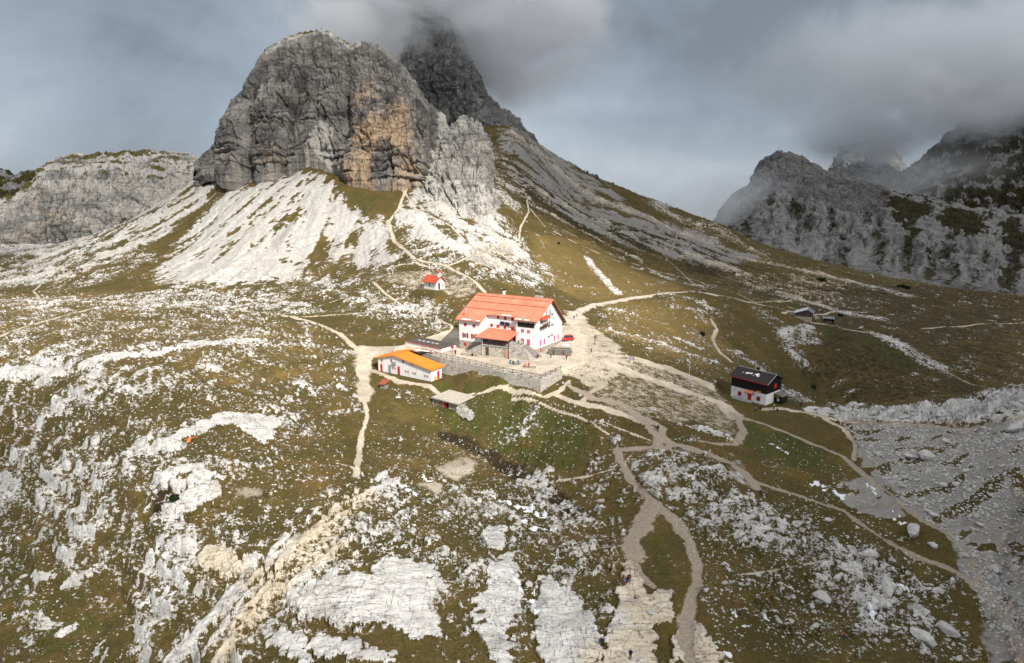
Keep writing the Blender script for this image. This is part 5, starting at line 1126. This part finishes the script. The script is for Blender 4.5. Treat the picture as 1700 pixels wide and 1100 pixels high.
person(860, 606.5, 'stand', 0, (.06, .16, .42), (.10, .16, .28), GREY, 'hiker in blue standing below the stairs right of the black one', z=0)
person(872, 609.5, 'sit', 180, ORANGE, (.50, .12, .03), (.6, .4, .05), 'hiker in orange sitting on the bench below the stairs', z=-.05)
person(878, 609, 'sit', 170, RED, RED, DARK, 'hiker in bright red sitting beside the orange hiker', z=-.05)
person(0, 0, 'sit', 150, LIME, BLUE, GREY, 'hiker in lime vest and blue trousers by the pink shutters', p3=HUT(19.7, -1.0, 3.0))
person(0, 0, 'sit', 150, GREY, (.15, .13, .16), DARK, 'hiker in grey sitting beside the lime hiker by the pink shutters', p3=HUT(18.6, -.9, 3.0))
person(784.5, 591, 'crouch', 160, DARK, BROWN, (.75, .45, .02), 'crouching hiker with a yellow hat below the left stairs', z=0)
for k, (px, jk) in enumerate(((1154, GREY), (1156.5, NAVY), (1164, DARK), (1166.5, DARK), (1169, (.05, .05, .06)))):
    person(px, 487.5 + .15 * (k % 2), 'stand', 70 * k, jk, DARK, DARK, 'dark clad hiker in the group pausing on the pass by the signpost', group='hikers pausing on the pass')
person(1402.5, 1063, 'crouch', 60, (.35, .03, .06), (.03, .10, .12), DARK, 'hiker in red with teal trousers crouching among boulders at lower right', (.35, .25, .12))
cq = dp(516.3, 52.5, 469.); person(0, 0, 'stand', 0, (.04, .09, .16), DARK, DARK, 'tiny hiker standing on the skyline of the dark crag top', p3=cq)

# ------------------------------------------------------------------ boulders and rubble
lm, g = newmat('boulder_limestone'); oc = g.n('ShaderNodeTexCoord').outputs['Object']; ri = g.n('ShaderNodeObjectInfo').outputs['Random']
n = g.noise(oc, 1.6, 5, .6); n2 = g.noise(oc, 6., 4, .6)
k_ = g.mix(g.ss(n, .35, .7), (.58, .56, .53), (.40, .385, .36)); k_ = g.mix(g.ss(n2, .55, .75, 0, .7), k_, (.20, .19, .175)); k_ = g.mix(g.m('MULTIPLY', ri, .35), k_, (.30, .28, .255))
finish(g, k_, .95, g.m('ADD', n, g.m('MULTIPLY', n2, .5)), .25, .9, .1)
def rock_mesh(seed, sub=2, name='boulder'):
    r_ = np.random.default_rng(seed); bm = bmesh.new(); bmesh.ops.create_icosphere(bm, subdivisions=sub, radius=1)
    pl = [(lambda n_: n_ / np.linalg.norm(n_))(r_.normal(size=3)) for _ in range(15)]; dd = r_.uniform(.42, .80, 15); sc3 = np.array([1.25, .95, .72]) * r_.uniform(.8, 1.2, 3)
    for v_ in bm.verts:
        c_ = np.array(v_.co)
        for n_, d_ in zip(pl, dd):
            e_ = c_ @ n_ - d_
            if e_ > 0: c_ = c_ - n_ * e_
        v_.co = c_ * sc3 + r_.normal(size=3) * .012
    me = bpy.data.meshes.new(name); bm.to_mesh(me); bm.free(); me.materials.append(lm); return me
RM = [rock_mesh(100 + i) for i in range(9)]; SM = [rock_mesh(200 + i, 1, 'stone') for i in range(6)]
def boulder(p_, s, label, group=None, i=0, name='boulder', cat='boulder', meshes=None, rz=None):
    ms = meshes or RM; o = bpy.data.objects.new(name, ms[i % len(ms)]); col.objects.link(o); o.location = (p_[0], p_[1], p_[2] + s * .25)
    o.scale = (s, s, s); o.rotation_euler = (random.uniform(-.3, .3), random.uniform(-.3, .3), random.uniform(0, 6.3) if rz is None else rz); return tag(o, label, cat, group)
BIG = [(1515, 886, 2.3, 'big pale cracked boulder right beside the main path fork at lower right'), (1547, 906, 1.1, 'grey boulder just right of the big cracked boulder'), (1690, 708, 2.3, 'large flat topped boulder at the right edge below the rim'), (1660, 697, 1.2, 'blocky boulder left of the large flat topped boulder'),
       (1535, 757, 2.4, 'whitish boulder heap stone in the middle of the grey talus'), (1513, 760, 1.4, 'darker cracked boulder leaning on the whitish talus boulder'), (1376, 866, .8, 'egg shaped grey boulder alone on green turf'), (1600, 922, .8, 'small pale boulder left of the path above the lower fork'), (1650, 944, 1.1, 'flat pale slab boulder right of the path at lower right'),
       (1632, 998, .9, 'rounded pale boulder beside the path near the right corner'), (1440, 925, 2.0, 'ribbed boulder on the stony knoll at lower right'), (1470, 975, 2.1, 'slanted pale block on the stony knoll at lower right'), (1360, 1000, 1.6, 'broken pale block in the stone field left of the knoll'), (1530, 1055, 2.1, 'broad boulder near the bottom right among dark turf'), (1575, 1045, 1.8, 'rounded boulder right of the broad boulder at bottom right'),
       (1080, 1028, .55, 'bluish white block lying in the grassy cleft between cream slabs'), (998, 829, .75, 'white boulder alone in turf below the dark gully'), (161, 513, 1.4, 'tall white boulder beside the path on the left plateau'), (74, 514, 1.4, 'low white boulder left of the path bend on the left plateau'), (1065, 446, 1.6, 'pale boulder alone on the golden slope above the pass'), (963, 657, .7, 'white rounded boulder inside the small grass triangle'), (660, 662, .75, 'white rock lump below the red shelter'), (677, 655, .8, 'grey split rock beside the drain below the annex'), (1244, 466, 2.0, 'big grey block at the foot of the ridge in the right valley'), (1225, 459, 2.2, 'grey block left of the valley block below the ridge'), (495, 850, .9, 'brown topped rock on the diagonal pale slab band')]
for i, (px, py, s, lab) in enumerate(BIG): boulder(at(px, py), s, lab, None, i)
def scatter(poly, n_, smin, smax, label, group, seed, power=2.5, meshes=None, name='boulder', cat='boulder'):
    r_ = np.random.default_rng(seed); P_ = atp(poly); lo, hi = P_.min(0), P_.max(0); out = 0
    while out < n_:
        x, y = r_.uniform(lo, hi); ins = False
        for a, c_ in zip(P_, np.roll(P_, -1, 0)):
            if (a[1] > y) != (c_[1] > y) and x < (c_[0] - a[0]) * (y - a[1]) / (c_[1] - a[1] + 1e-9) + a[0]: ins = not ins
        if not ins: continue
        s = smin + (smax - smin) * r_.random() ** power; boulder((x, y, ground_z(x, y) - .15 * s), s, label, group, int(r_.integers(99)), name, cat, meshes); out += 1
scatter('1420,710 1560,708 1690,695 1700,1080 1640,1040 1580,890 1480,825', 95, .3, 1.1, 'grey limestone boulder lying loose on the talus slope at right', 'boulders on the grey talus', 1)
scatter('1370,682 1450,688 1560,688 1700,668 1700,690 1560,704 1420,700', 45, .5, 1.6, 'pale boulder on the rocky rim above the talus', 'boulders along the rocky rim', 2, 1.6)
scatter('1180,860 1400,880 1560,960 1640,1090 1300,1090 1180,980', 60, .25, .9, 'pale boulder half sunk in dark turf at lower right', 'boulders in the lower right turf', 3)
scatter('1060,755 1180,755 1260,830 1270,890 1160,880', 30, .3, .9, 'pale block on the stony knoll below the plaza path', 'blocks on the stony knoll', 4)
scatter('10,860 380,880 260,1080 20,1090', 40, .2, .7, 'white stone block scattered in the turf at lower left', 'blocks in the lower left turf', 5)
# figures laid out with stones on the turf
def figure(curves, label, group, step=.42, s=.17):
    k = 0
    for c_ in curves:
        P_ = at_many(P2(c_))[:, :2]; acc = 0.
        for a, d_ in zip(P_[:-1], P_[1:]):
            L_ = np.linalg.norm(d_ - a)
            while acc < L_:
                p_ = a + (d_ - a) * acc / L_; boulder((p_[0], p_[1], ground_z(*p_) + .02), s * random.uniform(.75, 1.25), label, group, k, 'stone', 'stone', SM); k += 1; acc += step
            acc -= L_
figure(['1277,770 1272,768 1266,769 1264.5,772 1267,775 1274,778.5 1280,780.5 1285,779 1289,776.5 1292,773.5 1290,771.5 1284,769.5 1279,771'], 'white stone of the heart laid out on the green turf', 'stones of the heart', .55, .2)
figure(['1333,767 1328,769 1327,772 1330,774.5 1337,775 1341,773 1340,769 1334,767'], 'white stone of the ring beside the stone heart', 'stones of the ring', .6, .2)
figure(['866,881 863,879 860,880.5 861,883 864,883.5 867,881.5 870,880 873,880.5 874,883 871.5,884 868,882 866,881'], 'white stone of the lying figure eight on brown turf', 'stones of the figure eight', .42, .17)
figure(['849,899 852,895.5 857,898 855,902.5 850,905', '860,902 863,898 868,901 874,903 872,909 865,907.5'], 'white stone of the letter strokes below the figure eight', 'stones of the letter strokes', .5, .18)
# countless small stones: one mass
vs_, fs_ = [], []; tmpl = []
for m_ in SM[:4]: tmpl.append((np.array([v_.co[:] for v_ in m_.vertices]), [tuple(p_.vertices) for p_ in m_.polygons]))
def rub(poly, n_, smin, smax, seed, dens=None):
    r_ = np.random.default_rng(seed); P_ = atp(poly); lo, hi = P_.min(0), P_.max(0); cnt = 0
    V_, F_ = [], []
    pts = r_.uniform(lo, hi, (n_ * 6, 2)); ins = np.zeros(len(pts), bool)
    for a, c_ in zip(P_, np.roll(P_, -1, 0)):
        ins ^= ((a[1] > pts[:, 1]) != (c_[1] > pts[:, 1])) & (pts[:, 0] < (c_[0] - a[0]) * (pts[:, 1] - a[1]) / (c_[1] - a[1] + 1e-9) + a[0])
    cl_ = fbm2(pts[:, 0] / 7, pts[:, 1] / 7, 3, seed); pts = pts[ins & (cl_ > r_.uniform(-.6, .5, len(pts)))][:n_]
    for x, y in pts:
        vt, ft = tmpl[r_.integers(4)]; a = r_.uniform(0, 6.28); s = smin + (smax - smin) * r_.random() ** 3; ca, sa = math.cos(a), math.sin(a); k = len(vs_)
        q_ = np.stack([vt[:, 0] * ca - vt[:, 1] * sa, vt[:, 0] * sa + vt[:, 1] * ca, vt[:, 2]], 1) * s + np.array([x, y, ground_z(x, y) + .1 * s]); vs_.extend(map(tuple, q_)); fs_.extend(tuple(i + k for i in f_) for f_ in ft)
rub('1400,705 1560,708 1720,695 1730,1100 1640,1040 1580,890 1480,825', 7000, .06, .52, 31)
rub('620,690 900,720 1020,850 1040,1090 600,930 600,760', 2600, .07, .30, 32)
rub('1120,860 1400,800 1560,950 1640,1090 1200,1090', 2800, .08, .40, 33)
rub('0,700 300,640 560,700 600,800 380,1000 220,1090 0,1090', 3400, .08, .35, 34)
rub('640,640 800,650 1030,690 1030,760 760,740', 700, .1, .4, 35)
rub('1230,700 1400,760 1460,850 1280,830', 300, .08, .3, 36)
rub('0,480 300,490 560,545 590,640 300,640 0,620', 1200, .12, .6, 37)
rub('960,500 1180,500 1240,600 1180,640 1020,590', 350, .12, .5, 38)
rub('560,455 800,450 900,480 770,560 600,540', 600, .12, .5, 39)
me = bpy.data.meshes.new('loose_stones'); me.from_pydata(vs_, [], fs_); me.materials.append(lm); o = bpy.data.objects.new('loose_stones', me); col.objects.link(o)
tag(o, 'countless small pale stones strewn over turf and talus', 'loose stones', None, 'stuff')
# dwarf pines
leafm = flat('pine_needles', (.022, .040, .014), .9, .4, 3.)
def shrub(px, py, s, label, seed):
    r_ = np.random.default_rng(seed); q_ = at(px, py); t_ = thing('dwarf_pine', label, 'shrub', tuple(q_)); b_ = MB()
    for _ in range(420):
        d_ = r_.normal(size=3); d_ /= np.linalg.norm(d_); rr2 = r_.uniform(.45, 1.) * (1 + .3 * math.sin(3 * d_[0] + seed)); c_ = d_ * rr2 * np.array([1.3, 1., .65]) * s + np.array([0, 0, .45 * s])
        if c_[2] < 0: continue
        a = r_.normal(size=3) * .13 * s; e_ = r_.normal(size=3) * .13 * s; b_.add([c_ - a, c_ + e_, c_ + a, c_ - e_], [(0, 1, 2, 3)])
    b_.build('crown', leafm, t_); MB().tube((0, 0, -.2), (.1, 0, .5 * s), .09 * s, 6, .04 * s).build('stem', M['brownwood'], t_)
shrub(290, 838, .9, 'dark green dwarf pine at the edge of the pale slab at lower left', 1); shrub(1351, 642, 1.0, 'dark dwarf pine on the brown slope right of the black hut', 2); shrub(1396, 524, 1.2, 'dark dwarf pine right of the open shed in the valley', 3)
shrub(1364, 468, 2.6, 'dark dwarf pine below the boulder band in the right valley', 4); shrub(1496, 478, 2.4, 'left dwarf pine of two below the far boulder band', 5); shrub(1504, 480, 2.2, 'right dwarf pine of two below the far boulder band', 6); shrub(927, 404, .8, 'bright green bush alone on the golden slope right of the crag', 7); shrub(1166, 556, 1.1, 'green bush beside the gully path below the pass', 8)

# ------------------------------------------------------------------ clouds: an unseen deck added to shade chosen ground, and cloud hanging on the summits
def smooth_poly(x, y, pts, w):
    P_ = np.array(pts, float); d = np.full(x.shape, 1e6); ins = np.zeros(x.shape, bool)
    for a, b_ in zip(P_, np.roll(P_, -1, 0)):
        ab = b_ - a; t_ = np.clip(((x - a[0]) * ab[0] + (y - a[1]) * ab[1]) / (ab @ ab), 0, 1); d = np.minimum(d, np.hypot(x - a[0] - t_ * ab[0], y - a[1] - t_ * ab[1]))
        ins ^= ((a[1] > y) != (b_[1] > y)) & (x < (b_[0] - a[0]) * (y - a[1]) / (b_[1] - a[1] + 1e-9) + a[0])
    d = np.where(ins, -d, d); return 1 - sst(d, -w, w)
HD = 700.; off = np.array([SD.x, SD.y]) / SD.z * HD
dx_ = np.linspace(-1900, 2600, 240); dy_ = np.linspace(-1700, 1900, 200); DX, DY = np.meshgrid(dx_, dy_)
px_, py_ = DX - off[0], DY - off[1]     # the ground each piece of cloud shades
nz = fbm2(px_ / 130, py_ / 130, 4, 81)
cov = np.full(DX.shape, .95)
gap = smooth_poly(px_ + 30 * nz, py_ + 30 * nz, LIT, 38)
cov = cov * (1 - gap) + .0 * gap
thin = smooth_poly(px_ + 15 * nz, py_ + 15 * nz, HALF, 45); cov = np.minimum(cov, cov * (1 - thin) + (.14 + .02 * (py_ < 150) + .22 * sst(py_, 430, 480)) * thin * (1 - gap))
cov = np.clip(cov + .10 * nz * (cov > .2), 0, .95)
lump = 30 * fbm2(DX / 160, DY / 160, 4, 83)
topz = HD + 8 + (20 + np.abs(lump)) * cov; botz = HD - 4 - (6 + np.abs(lump) * .4) * cov
topz[[0, -1]] = botz[[0, -1]] + .1; topz[:, [0, -1]] = botz[:, [0, -1]] + .1
nr_, nc_ = DX.shape; n_ = nr_ * nc_
co = np.concatenate([np.stack([DX.ravel(), DY.ravel(), topz.ravel()], 1), np.stack([DX.ravel(), DY.ravel(), botz.ravel()], 1)])
i_ = (np.arange(nr_ - 1)[:, None] * nc_ + np.arange(nc_ - 1)[None]).ravel(); qt = np.stack([i_, i_ + 1, i_ + nc_ + 1, i_ + nc_], 1); qb = qt[:, ::-1] + n_
me = bpy.data.meshes.new('shade_cloud_deck'); me.from_pydata(co.tolist(), [], qt.tolist() + qb.tolist())
a = me.attributes.new('cover', 'FLOAT', 'POINT'); a.data.foreach_set('value', np.concatenate([cov.ravel()] * 2).astype(np.float32))
cm, g = newmat('cloud_vapour'); at_ = g.n('ShaderNodeAttribute', attribute_name='cover'); tr = g.n('ShaderNodeBsdfTransparent'); tl = g.n('ShaderNodeBsdfTranslucent'); tl.inputs[0].default_value = (.62, .64, .68, 1)
mx = g.n('ShaderNodeMixShader'); g.l(g.m('MULTIPLY', at_.outputs['Fac'], .80), mx.inputs[0]); g.l(tr.outputs[0], mx.inputs[1]); g.l(tl.outputs[0], mx.inputs[2])
oo = g.n('ShaderNodeOutputMaterial'); g.l(mx.outputs[0], oo.inputs[0]); me.materials.append(cm)
me.polygons.foreach_set('use_smooth', [True] * len(me.polygons))
o = bpy.data.objects.new('clouds', me); col.objects.link(o); tag(o, 'unseen grey cloud cover added above the valley, its gap shaped to light the hut', 'clouds', None, 'stuff')
def cloud_puff(name, c, rad, dens, seed, nscale, label):
    bm = bmesh.new(); bmesh.ops.create_icosphere(bm, subdivisions=3, radius=1.0); me_ = bpy.data.meshes.new(name); bm.to_mesh(me_); bm.free()
    m_, g_ = newmat(name + '_vapour'); oc_ = g_.n('ShaderNodeTexCoord').outputs['Object']
    ln = g_.n('ShaderNodeVectorMath', operation='LENGTH'); g_.l(oc_, ln.inputs[0]); wp = g_.n('ShaderNodeNewGeometry').outputs['Position']
    nn_ = g_.noise(g_.mapv(wp, (1, 1, 1.3), loc=(seed * 37., 0, 0)), nscale, 6, .62, .6)
    f_ = g_.m('ADD', g_.m('SUBTRACT', 1., ln.outputs['Value']), g_.m('MULTIPLY', g_.m('SUBTRACT', nn_, .5), 2.6))
    f_ = g_.m('MULTIPLY', g_.ss(f_, .0, 1.1), g_.ss(ln.outputs['Value'], .45, 1., 1., 0.))
    pv = g_.n('ShaderNodeVolumePrincipled'); pv.inputs['Color'].default_value = (.99, .994, 1., 1); g_.l(g_.m('MULTIPLY', f_, dens), pv.inputs['Density']); pv.inputs['Anisotropy'].default_value = .2
    oo_ = g_.n('ShaderNodeOutputMaterial'); g_.l(pv.outputs[0], oo_.inputs['Volume']); me_.materials.append(m_)
    o_ = bpy.data.objects.new(name, me_); col.objects.link(o_); o_.location = c; o_.scale = rad; return tag(o_, label, 'cloud', None, 'stuff')
cloud_puff('summit_cloud', tuple(dp(745, 28, 640)), (200, 82, 112), .14, 1, .018, 'grey cloud wrapped around the rock tower summit')
cloud_puff('mountain_cloud', tuple(dp(1660, 120, 1850)), (900, 420, 270), .020, 2, .0052, 'dark cloud bank hanging on the mountains at upper right')
cloud_puff('saddle_cloud', tuple(dp(1440, 230, 2200)), (300, 110, 130), .030, 3, .009, 'cloud filling the gap around the distant peak')
cloud_puff('valley_mist', tuple(dp(1215, 345, 1280)), (230, 120, 95), .010, 4, .011, 'thin mist drifting in the gap left of the right mountain')
cloud_puff('ridge_mist', tuple(dp(1520, 300, 1700)), (420, 150, 110), .0045, 5, .008, 'thin mist hanging before the mountains at right')
